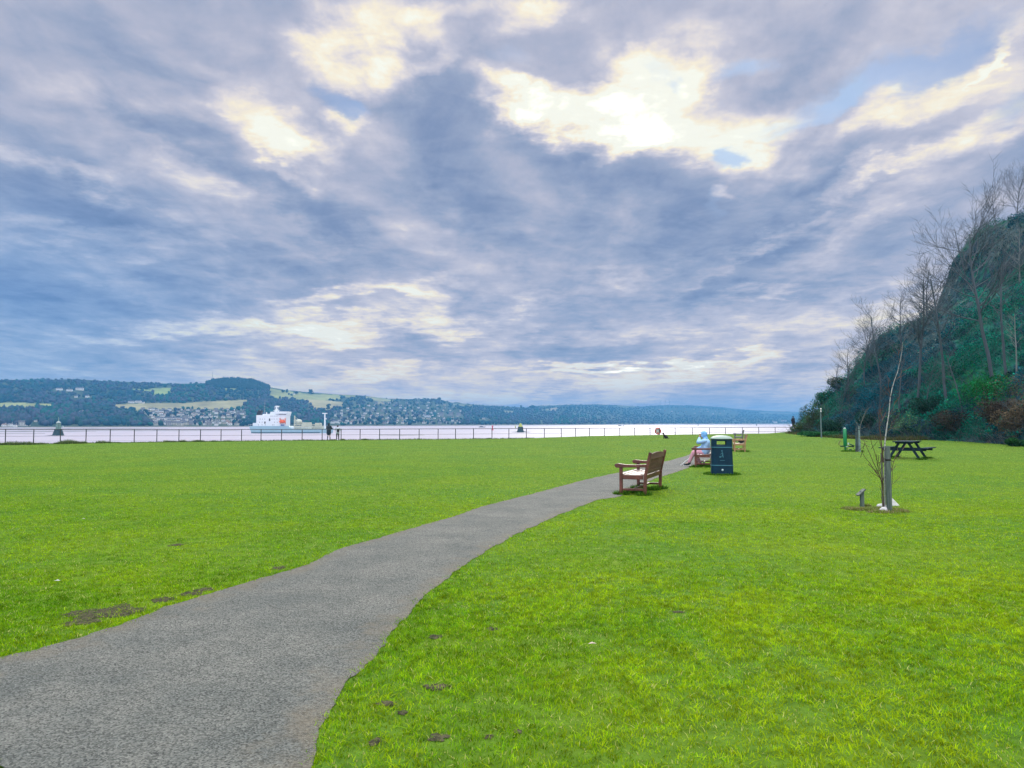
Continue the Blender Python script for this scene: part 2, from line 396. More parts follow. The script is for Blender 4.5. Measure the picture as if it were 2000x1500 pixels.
# ------------------------------------------------------------------ the path
PL = [(-260,1365),(-120,1322),(0,1288),(100,1262),(250,1215),(330,1185),(400,1163),(500,1133),(563,1114),(620,1095),(651,1077),(689,1065),(752,1048),(815,1029),(878,1012),(941,990),(1004,974),(1067,958),(1130,941),(1199,925),(1290,903),(1335,892),(1356,883),(1366,877)]
PR = [(560,1800),(590,1600),(612,1500),(624,1440),(645,1385),(668,1345),(720,1298),(771,1234),(821,1171),(878,1127),(941,1083),(1004,1046),(1048,1026),(1105,1001),(1168,977),(1212,969),(1250,948),(1300,929),(1350,911),(1395,893),(1408,884),(1400,877)]
def poly(pts, n):
    P = [at(*p) for p in pts]; P = np.array([[p.x, p.y] for p in P])
    # Catmull-Rom, resampled evenly
    out = []
    for i in range(len(P) - 1):
        p0, p1, p2, p3 = P[max(i - 1, 0)], P[i], P[i + 1], P[min(i + 2, len(P) - 1)]
        for k in range(24):
            q = k / 24; out.append(.5 * ((2 * p1) + (-p0 + p2) * q + (2 * p0 - 5 * p1 + 4 * p2 - p3) * q * q + (-p0 + 3 * p1 - 3 * p2 + p3) * q ** 3))
    out.append(P[-1]); out = np.array(out); d = np.concatenate([[0], np.cumsum(np.hypot(*np.diff(out, axis=0).T))])
    s_ = np.linspace(0, d[-1], n); return np.stack([np.interp(s_, d, out[:, 0]), np.interp(s_, d, out[:, 1])], 1)
NP_ = 700
L_ = poly(PL, NP_); R_ = poly(PR, NP_)
wob = lambda P, k: (fbm(P[:, 0] * 3.6 + k, P[:, 1] * 3.6, 6, .75) - .5) * .17
dirv = (R_ - L_) / np.hypot(*(R_ - L_).T)[:, None]
L_ = L_ + dirv * wob(L_, 3)[:, None]; R_ = R_ + dirv * wob(R_, 50)[:, None]
NQ = 14
PV = []
for k in range(NQ):
    q = k / (NQ - 1); P = L_ * (1 - q) + R_ * q
    crown = .006 + .012 * math.sin(math.pi * q)
    PV.append(np.stack([P[:, 0], P[:, 1], ground(P[:, 0], P[:, 1]) + crown], 1))
PV = np.array(PV); pid = np.arange(NQ * NP_).reshape(NQ, NP_)
PF = np.stack([pid[:-1, :-1], pid[1:, :-1], pid[1:, 1:], pid[:-1, 1:]], -1).reshape(-1, 4)
qq = np.abs(np.linspace(-1, 1, NQ))[:, None] * np.ones((1, NP_))
edge = qq.reshape(-1)
pc = np.stack([edge, edge, edge], 1)
am = bpy.data.materials.new('tarmac'); am.use_nodes = True; t = am.node_tree; b = t.nodes['Principled BSDF']
b.inputs['Roughness'].default_value = .82; b.inputs['Specular IOR Level'].default_value = .35
tcn = t.nodes.new('ShaderNodeTexCoord')
vor = t.nodes.new('ShaderNodeTexVoronoi'); vor.inputs['Scale'].default_value = 110; t.links.new(tcn.outputs['Object'], vor.inputs['Vector'])
st = gramp(vor.outputs['Color'], (.10, (.048, .053, .050)), (.92, (.265, .275, .262)))
pn = gramp(gnoise(1.3, 8, .65), (.34, (.70, .74, .72)), (.66, (1.15, 1.12, 1.05)))
m1 = t.nodes.new('ShaderNodeMix'); m1.data_type = 'RGBA'; m1.blend_type = 'MULTIPLY'; m1.inputs[0].default_value = 1
t.links.new(st.outputs[0], m1.inputs[6]); t.links.new(pn.outputs[0], m1.inputs[7])
# earth and moss creeping in from the edges
at_ = t.nodes.new('ShaderNodeAttribute'); at_.attribute_name = 'Col'
ad = t.nodes.new('ShaderNodeMath'); ad.operation = 'ADD'; t.links.new(at_.outputs['Fac'], ad.inputs[0])
mu = t.nodes.new('ShaderNodeMath'); mu.operation = 'MULTIPLY_ADD'; t.links.new(gnoise(3.5, 8, .7), mu.inputs[0]); mu.inputs[1].default_value = 1.3; mu.inputs[2].default_value = -.65; t.links.new(mu.outputs[0], ad.inputs[1])
mr = t.nodes.new('ShaderNodeMapRange'); t.links.new(ad.outputs[0], mr.inputs[0]); mr.inputs[1].default_value = .74; mr.inputs[2].default_value = 1.10; mr.inputs[4].default_value = .75
m2 = t.nodes.new('ShaderNodeMix'); m2.data_type = 'RGBA'; t.links.new(mr.outputs[0], m2.inputs[0]); t.links.new(m1.outputs[2], m2.inputs[6])
ea = gramp(gnoise(40, 6, .7), (.35, (.10, .085, .06)), (.65, (.26, .23, .17))); t.links.new(ea.outputs[0], m2.inputs[7]); t.links.new(m2.outputs[2], b.inputs['Base Color'])
bp = t.nodes.new('ShaderNodeBump'); bp.inputs['Strength'].default_value = .9; bp.inputs['Distance'].default_value = .012
t.links.new(vor.outputs['Distance'], bp.inputs['Height']); t.links.new(bp.outputs[0], b.inputs['Normal'])
path = np_mesh('path', PV.reshape(-1, 3), PF, am, cols=pc, smooth=True); tag(path, kind='structure')

def inpoly(px, py, poly_):
    px = np.asarray(px); py = np.asarray(py); c = np.zeros(px.shape, bool); n = len(poly_)
    for i in range(n):
        x1, y1 = poly_[i]; x2, y2 = poly_[(i + 1) % n]
        if y1 == y2: continue
        k = ((y1 > py) != (y2 > py)) & (px < (x2 - x1) * (py - y1) / (y2 - y1) + x1); c ^= k
    return c
path_poly = np.concatenate([L_[::6], R_[::6][::-1]])

inner_poly = np.concatenate([(L_ + dirv * .07)[::6], (R_ - dirv * .07)[::6][::-1]])

# bare muddy patches worn into the turf
SPOTS = [(205,1197,58,13),(160,1215,34,8),(150,1198,26,6),(262,1192,26,6),(318,1172,24,6),(372,1160,26,4),(400,1152,18,4),(850,1342,26,8),(755,1375,22,6),(785,1393,12,5),(733,1450,13,8),(855,1442,22,9),(955,1440,10,6),(850,1245,14,5),(345,1065,14,2.5),(545,1110,12,4),(960,1230,12,4),(1010,1430,10,5),(1325,1196,12,2.5)]
soil_m = mat('bare_soil', (.030, .040, .026), .95, .5, 26, .8, 60, col2=(.13, .12, .07), spec=.05)
sv = []; sf = []; spots = []
for (u, v, ru, rv) in SPOTS:
    if ru == 0: continue
    c = at(u, v); rx = (at(u + ru, v) - at(u, v)).length; ry = (at(u, v - rv) - at(u, v + rv)).length / 2
    spots.append((c.x, c.y, rx, ry)); n0 = len(sv); K = 28
    sv.append((c.x, c.y, c.z + .008))
    for ring in (.5, 1.0):
        for k in range(K):
            a = 2 * math.pi * k / K; rr = ring * (.25 + 1.3 * float(fbm(math.cos(a) * 2.2 + u, math.sin(a) * 2.2 + v, 4, .7)))
            x = c.x + rx * rr * math.cos(a); y = c.y + ry * rr * math.sin(a); sv.append((x, y, float(ground(x, y)) + (.009 if ring < 1 else .004)))
    for k in range(K):
        k2 = (k + 1) % K
        sf.append((n0, n0 + 1 + k, n0 + 1 + k2)); sf.append((n0 + 1 + k, n0 + 1 + K + k, n0 + 1 + K + k2)); sf.append((n0 + 1 + k, n0 + 1 + K + k2, n0 + 1 + k2))
soil = np_mesh('bare_ground', sv, sf, soil_m, smooth=True); tag(soil, kind='structure')

# ------------------------------------------------------------------ grass blades (uncountable)
def blades(n, y0, y1, width, height, seed, two, f0=.1, f1=.1):
    g = np.random.default_rng(seed)
    y = np.sqrt(g.random(n) * (y1 ** 2 - y0 ** 2) + y0 ** 2); x = (g.random(n) * 2 - 1) * (.85 * y + 3.2)
    keep = (y < y_fence(x) - .2) & (g.random(n) < sstep(y0, y0 + f0, y) * (1 - sstep(y1 - f1, y1, y)))
    inp = inpoly(x, y, path_poly)
    # a few blades overhang the path edge
    keep &= ~inp | (inp & ~inpoly(x, y, inner_poly) & (g.random(n) < .16))
    prob = np.ones(n)
    for (cx, cy, rx, ry) in spots:
        d = ((x - cx) / rx) ** 2 + ((y - cy) / ry) ** 2 + (fbm(x * 9, y * 9, 2) - .5) * 1.2
        prob = np.where(d < .7, np.where(rx > .35, .16, .34), np.where(d < 1.8, np.minimum(prob, .55), prob))
    keep &= g.random(n) < prob
    patch = fbm(x * 1.1 + 5, y * 1.1, 4); fine = fbm(x * 7, y * 7, 3)
    keep &= g.random(n) < np.clip(.8 + (fine - .42) * 3.0, .45, 1)
    x = x[keep]; y = y[keep]; patch = patch[keep]; fine = fine[keep]; n = len(x)
    z = ground(x, y); a = g.random(n) * 2 * np.pi; tilt = g.normal(0, 1.5, n); ta = g.random(n) * 2 * np.pi
    h = height * (.45 + .9 * g.random(n)) * (.65 + .8 * fine); w = width * (.6 + .8 * g.random(n))
    dxx = np.cos(a) * w / 2; dyy = np.sin(a) * w / 2
    lx = np.cos(ta) * h * np.abs(tilt); ly = np.sin(ta) * h * np.abs(tilt)
    b0 = np.stack([x - dxx, y - dyy, z - .004], 1); b1 = np.stack([x + dxx, y + dyy, z - .004], 1)
    tp = np.stack([x + lx, y + ly, z + h], 1)
    # real blade colours: fresh green, yellow-green and straw
    cg = np.array([.205, .40, .008]); cy = np.array([.36, .49, .010]); cd = np.array([.085, .24, .006]); cs = np.array([.56, .56, .18])
    k = np.clip((patch - .5) * 1.3 + .55 + (fine - .5) * .5 + g.normal(0, .32, n), 0, 1)[:, None]
    warmr = np.clip(x / np.maximum(y, 1) * .9 + .25, 0, .6)[:, None]
    k = np.clip(k + warmr * .5 - .1, 0, 1)
    col = cd * np.clip(1 - 2 * k, 0, 1) + cg * (1 - np.abs(2 * k - 1)) + cy * np.clip(2 * k - 1, 0, 1)
    tuft = fbm(x * 26 + 3, y * 26, 2); tuft2 = fbm(x * 5.5, y * 5.5 + 8, 3)
    col = col * np.clip(1 + (tuft - .5) * 1.4 + (tuft2 - .5) * .45, .35, 1.7)[:, None]
    st_ = (g.random(n) < (.03 + .10 * (fine < .36)))[:, None]; col = np.where(st_, cs, col)
    # farther grass fades paler: haze and mixing with distance put into the colour
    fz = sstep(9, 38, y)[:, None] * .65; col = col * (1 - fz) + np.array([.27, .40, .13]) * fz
    if two:
        mx_ = np.stack([x + lx * .38, y + ly * .38, z + h * .62], 1); dv = np.stack([dxx, dyy, 0 * dxx], 1) * .75
        V_ = np.stack([b0, b1, mx_ - dv, mx_ + dv, tp], 1).reshape(-1, 3); i = np.arange(n)[:, None] * 5
        F_ = np.concatenate([i + np.array([0, 1, 3]), i + np.array([0, 3, 2]), i + np.array([2, 3, 4])]); cc = np.repeat(col, 5, 0)
        cc = cc.reshape(n, 5, 3); cc = cc.reshape(-1, 3)
    else:
        V_ = np.stack([b0, b1, tp], 1).reshape(-1, 3); i = np.arange(n)[:, None] * 3; F_ = i + np.array([0, 1, 2]); cc = np.repeat(col, 3, 0)
    return V_, F_, cc
def merge(parts):
    Vs, Fs, Cs = [], [], []; o = 0
    for V_, F_, c_ in parts: Vs.append(V_); Fs.append(F_ + o); Cs.append(c_); o += len(V_)
    return np.concatenate(Vs), np.concatenate(Fs), np.concatenate(Cs)
gV, gF, gC = merge([blades(930000, 2.6, 8.6, .0046, .017, 1, True, .1, 3.2), blades(760000, 5.4, 17, .0075, .018, 2, False, 3.2, 6),
                    blades(460000, 11, 36, .014, .020, 3, False, 6, 14), blades(350000, 22, 92, .040, .026, 4, False, 14, 1)])
grass_m = attr_mat('grass_blade', .9, .0, trans=.35)
grass = np_mesh('grass', gV, gF, grass_m, cols=gC)
tag(grass, 'short mown bright green grass covering the lawn on both sides of the path', 'grass', kind='stuff')

# fringe of long rough grass at the fence foot and round things
def tufts(spec, seed, cols_, name, label, hs=1.0):
    """spec: list of (x, y, radius, height, n)"""
    g = np.random.default_rng(seed); P = []
    for (cx, cy, r, h, n) in spec:
        a = g.random(n) * 2 * np.pi; rr = r * np.sqrt(g.random(n)); x = cx + rr * np.cos(a); y = cy + rr * np.sin(a) * .6
        z = ground(x, y); hh = h * (.4 + .7 * g.random(n)) * (1 - .55 * (rr / r) ** 2); ta = a + g.normal(0, .6, n); le = hh * (.2 + .8 * rr / r)
        w = (.006 + .004 * g.random(n)) * (1 + cy / 22) ; a2 = g.random(n) * 2 * np.pi; dxx = np.cos(a2) * w; dyy = np.sin(a2) * w
        b0 = np.stack([x - dxx, y - dyy, z - .01], 1); b1 = np.stack([x + dxx, y + dyy, z - .01], 1); tp = np.stack([x + np.cos(ta) * le, y + np.sin(ta) * le, z + hh], 1)
        c_ = np.array(cols_)[g.integers(0, len(cols_), n)] * (.75 + .5 * g.random((n, 1)))
        P.append((np.stack([b0, b1, tp], 1).reshape(-1, 3), np.arange(n)[:, None] * 3 + np.array([0, 1, 2]), np.repeat(c_, 3, 0)))
    V_, F_, c_ = merge(P); o = np_mesh(name, V_, F_, grass_m, cols=c_); tag(o, label, 'grass', kind='stuff'); return o
sp = []
for (u, v, wd, hh) in [(28,864,16,.45),(55,865,16,.4),(5,866,14,.3),(80,866,12,.25),(135,864,17,.55),(148,864,12,.35),(118,865,10,.25),(165,864,8,.3),(200,863,10,.35),(212,863,10,.25),(232,863,8,.15),(300,862,5,.12),(328,861,7,.3),(340,861,8,.22),(358,861,7,.32),(385,861,8,.3),(395,861,8,.25),
                       (420,861,8,.2),(445,861,10,.2),(652,859,7,.2),(670,859,6,.25),(713,858,6,.25),(716,858,4,.15),(955,856.5,5,.2),(951,856.5,4,.12),(740,858,8,.08)]:
    x = (u - 1000) / F; y = 78 / (1 - .385 * x) - .3; sp.append((x * y, y, wd * y / F * .9, hh * .8, int(wd * 45)))
for u in range(-60, 1040, 9):
    x = (u - 1000) / F; y = 78 / (1 - .385 * x) + .1; sp.append((x * y, y, .35, .10 + .08 * random.random(), 60))
tufts(sp, 5, [(.09, .17, .06), (.14, .22, .07), (.24, .27, .13)], 'rough_grass', 'tufts of long dark grass growing along the foot of the fence')

# ------------------------------------------------------------------ water
wm = bpy.data.materials.new('river_water'); wm.use_nodes = True; t = wm.node_tree; b = t.nodes['Principled BSDF']
b.inputs['Base Color'].default_value = (.44, .41, .48, 1); b.inputs['Roughness'].default_value = .4; b.inputs['IOR'].default_value = 1.33; b.inputs['Specular IOR Level'].default_value = .12  # pale sky reflection put into the diffuse base colour
tcn = t.nodes.new('ShaderNodeTexCoord'); mp = t.nodes.new('ShaderNodeMapping'); t.links.new(tcn.outputs['Object'], mp.inputs[0]); mp.inputs['Scale'].default_value = (.35, 1.0, 1)
n = t.nodes.new('ShaderNodeTexNoise'); n.inputs['Scale'].default_value = .5; n.inputs['Detail'].default_value = 5; t.links.new(mp.outputs[0], n.inputs['Vector'])
bp = t.nodes.new('ShaderNodeBump'); bp.inputs['Strength'].default_value = .5; bp.inputs['Distance'].default_value = .35
t.links.new(n.outputs['Fac'], bp.inputs['Height']); t.links.new(bp.outputs[0], b.inputs['Normal'])
n = t.nodes.new('ShaderNodeTexNoise'); n.inputs['Scale'].default_value = .012; n.inputs['Detail'].default_value = 5; t.links.new(mp.outputs[0], n.inputs['Vector'])
r = t.nodes.new('ShaderNodeMapRange'); t.links.new(n.outputs['Fac'], r.inputs[0]); r.inputs[1].default_value = .35; r.inputs[2].default_value = .65; r.inputs[3].default_value = .38; r.inputs[4].default_value = .55
t.links.new(r.outputs[0], b.inputs['Roughness'])
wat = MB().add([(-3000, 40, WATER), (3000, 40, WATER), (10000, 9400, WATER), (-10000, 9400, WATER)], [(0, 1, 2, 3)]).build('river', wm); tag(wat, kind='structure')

# ------------------------------------------------------------------ far shore
US = [-500, 0, 150, 200, 300, 340, 400, 415, 450, 490, 510, 525, 560, 600, 660, 700, 760, 800, 855, 880, 930, 985, 1030, 1050, 1100, 1150, 1200, 1250, 1300, 1350, 1400, 1450, 1500, 1568, 1800]
VS = [752, 742, 741, 744, 748, 750, 748, 743, 740, 742.5, 749, 756, 762, 766, 770.5, 772, 779, 779.5, 779, 786, 791, 794, 796, 793, 791, 790, 791, 794, 791, 792, 794.5, 800, 803, 805, 812]
US2 = [-500, 0, 400, 700, 1000, 1300, 1568, 1800]; VSH = [836, 834.8, 833.6, 832.2, 830.6, 828.9, 828.3, 828.1]
def vsh(u): return np.interp(u, US2, VSH)
def vcr(u): return np.interp(u, US, VS)
def ysh(u): return (EYE - WATER - .3) * F / (vsh(u) - 826)
def ycr(u): return ysh(u) * 1.55 + 550
def far_pt(u, v):
    """a point of the far hillside from its bearing and apparent height"""
    u = np.asarray(u, float); v = np.asarray(v, float)
    f = np.clip((vsh(u) - v) / (vsh(u) - vcr(u)), 0, 1); s_ = f ** .85
    y = ysh(u) + (ycr(u) - ysh(u)) * s_
    z = EYE + (826 - v) / F * y
    return np.stack([(u - 1000) / F * y, y, z], -1)
# pixel polygons of open fields
FIELDS = [([(-60,788),(40,787),(104,789),(100,796),(70,801),(20,801),(-60,803)], (.34,.42,.19)),
          ([(252,759),(292,761),(296,758),(334,758),(332,768),(318,772),(300,770),(296,764),(260,765)], (.28,.42,.16)),
          ([(225,790),(300,787),(360,788),(400,784),(484,781),(476,790),(466,799),(360,800),(300,800),(262,800),(226,797)], (.38,.40,.23)),
          ([(435,758),(480,757),(482,760),(440,762)], (.28,.38,.15)),
          ([(524,758),(560,763),(605,770),(660,771),(668,776),(660,781),(600,782),(560,779),(530,777)], (.34,.42,.18)),
          ([(596,780),(640,782),(672,786),(668,794),(640,801),(612,799),(608,790)], (.42,.43,.24)),
          ([(670,771),(700,772),(690,777),(668,776)], (.24,.30,.15)),
          ([(700,772),(760,780),(775,783),(740,784),(720,780)], (.30,.36,.2)),
          ([(735,785),(750,784),(752,790),(738,790)], (.30,.32,.2)),
          ([(984,802),(1004,803),(1002,807),(984,806)], (.34,.42,.3)),
          ([(1072,798),(1088,796),(1086,802),(1074,802)], (.42,.40,.28)),
          ([(1060,800),(1075,798),(1072,801),(1060,802)], (.30,.36,.26)),
          ([(262,799),(300,800),(300,806),(270,806)], (.3,.36,.2)),
          ([(880,787),(925,792),(920,794),(885,792)], (.2,.26,.18)),
          ([(1205,792),(1245,794),(1230,797),(1205,796)], (.16,.22,.16)),
          ([(1480,804),(1560,806),(1540,809),(1490,808)], (.2,.26,.2))]
uu = np.arange(-500, 1804, 3.0); rr = np.concatenate([np.linspace(0, 1, 64), 1 + np.array([.05, .15, .4, 1.0])])
UG, RG = np.meshgrid(uu, rr, indexing='ij'); vtop = vcr(UG); vb = vsh(UG)
fr = np.clip(RG, 0, 1) ** 1.15; VG = vb + (vtop - vb) * fr
HP = far_pt(UG, VG)
beyond = RG > 1
HP[..., 1] = np.where(beyond, ycr(UG) * (1 + (RG - 1) * .9), HP[..., 1]); HP[..., 0] = np.where(beyond, (UG - 1000) / F * HP[..., 1], HP[..., 0])
ztop = EYE + (826 - vtop) / F * ycr(UG); HP[..., 2] = np.where(beyond, ztop * (1 - (RG - 1) * .9) - 12 * (RG - 1) ** .5, HP[..., 2])
HP[:, 0, 2] = WATER - 1.0
colr = np.zeros(HP.shape); wood = np.array([.035, .06, .035]); colr[:] = wood
nz = fbm(UG * .03, VG * .12, 4)[..., None]; colr = colr * (.7 + .9 * nz) + np.array([.02, .012, .01]) * (nz > .55)
for pg, cf in FIELDS:
    k = inpoly(UG, VG, pg); colr[k] = np.array(cf) * np.array([.74, .66, .62]) * (.6 + .8 * nz[k])
shore = (VG > vb - 1.6); colr[shore] = (.16, .15, .13)
hid = np.arange(HP.shape[0] * HP.shape[1]).reshape(HP.shape[:2])
HF = np.stack([hid[:-1, :-1], hid[1:, :-1], hid[1:, 1:], hid[:-1, 1:]], -1).reshape(-1, 4)
hm = attr_mat('far_hillside', .95, .1, bump=.6, bscale=.06, nvar=.25, nscale=.02, bdist=3.0)
hills = np_mesh('far_hills', HP.reshape(-1, 3), HF, hm, cols=colr.reshape(-1, 3), smooth=True); tag(hills, kind='structure')

# village outlines, kept free of trees
VILA = [(268,803),(300,798),(400,799),(476,800),(484,812),(486,826),(470,832),(300,832),(290,824),(278,812)]
VILB = [(652,810),(690,792),(740,783),(800,783),(845,786),(900,800),(905,815),(900,830),(640,831)]
VILC = [(1285,797),(1330,796),(1400,800),(1450,806),(1440,812),(1340,812),(1290,806)]
SOLO = [(115,762),(135,764),(155,762),(148,776.5),(170,776.5),(256,787),(270,786.5),(280,788),(160,807),(71,824),(45,831.5),(10,833),(22,833),(31,833.5),(313,822),(330,822),(347,822),(362,822),(862,813),(881,812),(896,812),(835,815),(945,819),(655,826)]
# woodland on the slopes
def blobtrees(n, seed):
    g = np.random.default_rng(seed)
    u = g.random(n) * 2150 - 480; f = g.random(n) ** 1.1
    # more trees where the slope is nearer
    keep = g.random(n) < np.interp(u, [0, 800, 1600], [1, .85, .55]); u = u[keep]; f = f[keep]
    v = vsh(u) - 1.3 + (vcr(u) - vsh(u) + 1.3) * f
    k = np.ones(len(u), bool)
    for pg, _ in FIELDS: k &= ~(inpoly(u, v, pg)) | (g.random(len(u)) < .004)
    for pg in (VILA, VILB, VILC): k &= ~inpoly(u, v, pg) | (g.random(len(u)) < (.10 if pg is not VILB else .20))
    k &= ~((u > 528) & (u < 700) & (v < vcr(u) + 2.5) & (g.random(len(u)) < .9))
    k &= ~((u < 450) & (v > vsh(u) - 2.2))
    for hu, hv in SOLO: k &= ~((np.abs(u - hu) < 11) & (v > hv - .5) & (v < hv + 6.5))
    return u[k], v[k]
ico_v = []; phi = (1 + 5 ** .5) / 2
for a, b_ in ((1, phi), (-1, phi), (1, -phi), (-1, -phi)): ico_v += [(0, a, b_), (a, b_, 0), (b_, 0, a)]
bm = bmesh.new(); bmesh.ops.create_icosphere(bm, subdivisions=1, radius=1); bm.verts.ensure_lookup_table()
IV = np.array([v.co[:] for v in bm.verts]); IF = np.array([[v.index for v in f.verts] for f in bm.faces]); bm.free()
def blob_mesh(P, rad, hgt, cols_, seed):
    g = np.random.default_rng(seed); n = len(P)
    sc = g.uniform(.6, 1.35, (n, len(IV), 1)); an = g.random(n) * 6.28
    b_ = IV[None] * sc; ca, sa = np.cos(an)[:, None], np.sin(an)[:, None]
    x = b_[..., 0] * ca - b_[..., 1] * sa; y = b_[..., 0] * sa + b_[..., 1] * ca
    V_ = np.stack([x * rad[:, None] + P[:, 0:1], y * rad[:, None] + P[:, 1:2], (b_[..., 2] * .5 + .42) * hgt[:, None] + P[:, 2:3]], -1)
    F_ = (IF[None] + (np.arange(n) * len(IV))[:, None, None]).reshape(-1, 3)
    c_ = np.repeat(cols_, len(IV), 0) * g.uniform(.75, 1.3, (n * len(IV), 1))
    return V_.reshape(-1, 3), F_, c_
u, v = blobtrees(17500, 11); P = far_pt(u, v); g = np.random.default_rng(12)
pal = np.array([(.008, .050, .065), (.022, .066, .058), (.040, .062, .085), (.056, .066, .095), (.012, .085, .065)])
zone = fbm(u * .018 + 3, v * .07, 3); ci = np.clip((zone * 1.7 - .35) * 5 + g.normal(0, .8, len(u)), 0, 4.99).astype(int)
rad = g.uniform(3.2, 6.0, len(u)); hgt = g.uniform(6, 12, len(u)) * np.interp(u, [900, 1300], [1, .8]) * np.where(v < vcr(u) + 4, .55, 1.0)
hgt = np.where((u < 180) & (v > 800), hgt * 1.35, hgt)
bV, bF, bC = blob_mesh(P, rad, hgt, pal[ci], 13)
wood_m = attr_mat('woodland_leaf', .95, .1)
wo_ = np_mesh('woodland', bV, bF, wood_m, cols=bC); tag(wo_, 'dark blue-green woods covering the far hillside across the river', 'woodland', kind='stuff')
# dark conifer plantation on the rounded hilltop
g = np.random.default_rng(21); u = g.uniform(402, 526, 1500); top = np.interp(u, [400, 415, 450, 490, 510, 526], [748, 742.5, 739.5, 741.5, 748, 755])
v = top + 1.8 + g.random(1500) * (np.interp(u, [400, 450, 526], [752, 757, 762]) - top)
P = far_pt(u, np.maximum(v, vcr(u) + .2)); bV, bF, bC = blob_mesh(P, g.uniform(2.5, 4, 1500), g.uniform(8, 13, 1500), np.tile(np.array([[.012, .035, .03]]), (1500, 1)), 22)
pl = np_mesh('conifer_plantation', bV, bF, wood_m, cols=bC); tag(pl, 'dark conifer plantation capping the rounded hilltop on the far shore', 'plantation', kind='stuff')

# single trees that stand out on the far slopes
bark_m = mat('bark', (.06, .05, .045), .9, .4, 6, .6, 20)
def far_tree(u, v, hpx, wpx, label, seed):
    P0 = far_pt(u, v); k = P0[1] / F; h = hpx * k; w = wpx * k; g = np.random.default_rng(seed)
    root = thing('tree', label, 'tree', tuple(P0))
    MB().tube([(0, 0, -1), (0, 0, h * .5)], [h * .03, h * .015], 6).build('trunk', bark_m, root)
    n = 26; P = np.stack([g.normal(0, w * .19, n), g.normal(0, w * .19, n), h * (.15 + .62 * g.random(n))], 1)
    V_, F_, c_ = blob_mesh(P, np.full(n, w * .26) * (1.1 - .6 * P[:, 2] / h), np.full(n, h * .26), np.tile([[.02, .05, .035]], (n, 1)), seed)
    np_mesh('crown', V_, F_, wood_m, cols=c_, parent=root)
for i, (u, v, h, w, lb) in enumerate([(607, 771, 11, 11, 'dark rounded tree standing alone on the far ridge beside pale fields'), (641, 801, 12, 9, 'tall dark evergreen in the village edge above the two people at the fence'),
        (560, 768, 9, 6, 'tallest tree of the small dark row on the far ridge crest'), (553, 767, 6, 8, 'low bushy tree at the left end of the far ridge row'), (578, 770, 6, 12, 'wide low tree beside the ridge-top farmhouse'),
        (858, 782, 6, 9, 'small dark tree clump on the knoll above the middle village'), (1018, 797, 6, 5, 'pointed tree on the low skyline above the stone beacon'), (1040, 798, 7, 12, 'broad dark tree on the low skyline right of the stone beacon')]):
    far_tree(u, v, h, w, lb, 40 + i)

# ------------------------------------------------------------------ houses across the river
hw = mat('render_white', (.90, .90, .88), .8, .06); hcr = mat('render_cream', (.62, .60, .52), .8, .08); hgr = mat('stone_grey', (.36, .35, .36), .85, .15)
roof_m = mat('slate_roof', (.10, .10, .12), .8, .2); roof_b = mat('brown_roof', (.20, .13, .11), .8, .2); win_m = mat('dark_window', (.03, .035, .045), .15, .1)
def house_mesh(name, L, D, H, wall_m, rf, seed):
    m = MB(); m.box((0, 0, H / 2 - 1), (L, D, H + 2)); m.cur = 1
    hr = D * .36
    m.add([(-L/2-.3, -D/2-.4, H), (L/2+.3, -D/2-.4, H), (L/2+.3, D/2+.4, H), (-L/2-.3, D/2+.4, H), (-L/2-.3, 0, H + hr), (L/2+.3, 0, H + hr)], [(0, 1, 5, 4), (3, 4, 5, 2), (0, 4, 3), (1, 2, 5), (0, 3, 2, 1)])
    m.cur = 0; m.box((L * .38, 0, H + hr + .1), (.9, .9, 1.6)); m.cur = 2
    nw = max(2, int(L / 3))
    for k in range(nw):
        for zz in ((1.5, 4.2) if H > 4.5 else (1.5,)): m.box((-L/2 + (k + .5) * L / nw, -D/2 - .02, zz), (1.1, .12, 1.3))
    o = m.build(name, [wall_m, rf, win_m]); me = o.data; bpy.data.objects.remove(o); return me
HM = [house_mesh('house', 9, 7, 5.2, hw, roof_m, 1), house_mesh('house', 12, 7, 5.2, hcr, roof_m, 2), house_mesh('house', 8, 7, 4.2, hw, roof_b, 3), house_mesh('house', 10, 8, 6, hgr, roof_m, 4), house_mesh('house', 20, 8, 5.6, hw, roof_m, 5)]
def house(u, v, kind, sc, rz, label, group, name='house', cat='house'):
    P0 = far_pt(u, min(v, float(vsh(u)) - .6)); o = bpy.data.objects.new(name, HM[kind]); C.objects.link(o)
    o.location = P0; o.rotation_euler = (0, 0, rz); o.scale = (sc, sc, sc)
    tag(o, label, cat, group); return o
g = random.Random(4)
KN = ['white house', 'cream house', 'brown-roofed white house', 'grey house', 'long white house']; SEG = ['left end', 'left part', 'middle', 'right part', 'right end']; ORD = ['first', 'second', 'third', 'fourth', 'fifth', 'sixth', 'seventh', 'eighth', 'ninth', 'tenth', 'eleventh', 'twelfth']
def village(pg, rows, label, group, kinds, sc, n_skip=.12):
    for ri, (v0, ua, ub, step) in enumerate(rows):
        u = ua; cnt = {}
        while u < ub:
            vv = v0 + g.uniform(-1.0, 1.0)
            if g.random() > n_skip and inpoly(np.array([u]), np.array([vv]), pg)[0]:
                kd = g.choice(kinds); seg = SEG[min(4, int(5 * (u - ua) / (ub - ua)))]; key = (kd, seg); cnt[key] = cnt.get(key, 0) + 1
                lb = '%s, %s row up, %s%s, %s' % (KN[kd], ORD[len(rows) - 1 - ri], seg, '' if cnt[key] == 1 else ', %s such' % ORD[cnt[key] - 1], label)
                house(u, vv, kd, sc * g.uniform(.75, 1.1), g.uniform(-.6, .6), lb, group)
            u += step * g.uniform(.7, 1.5)
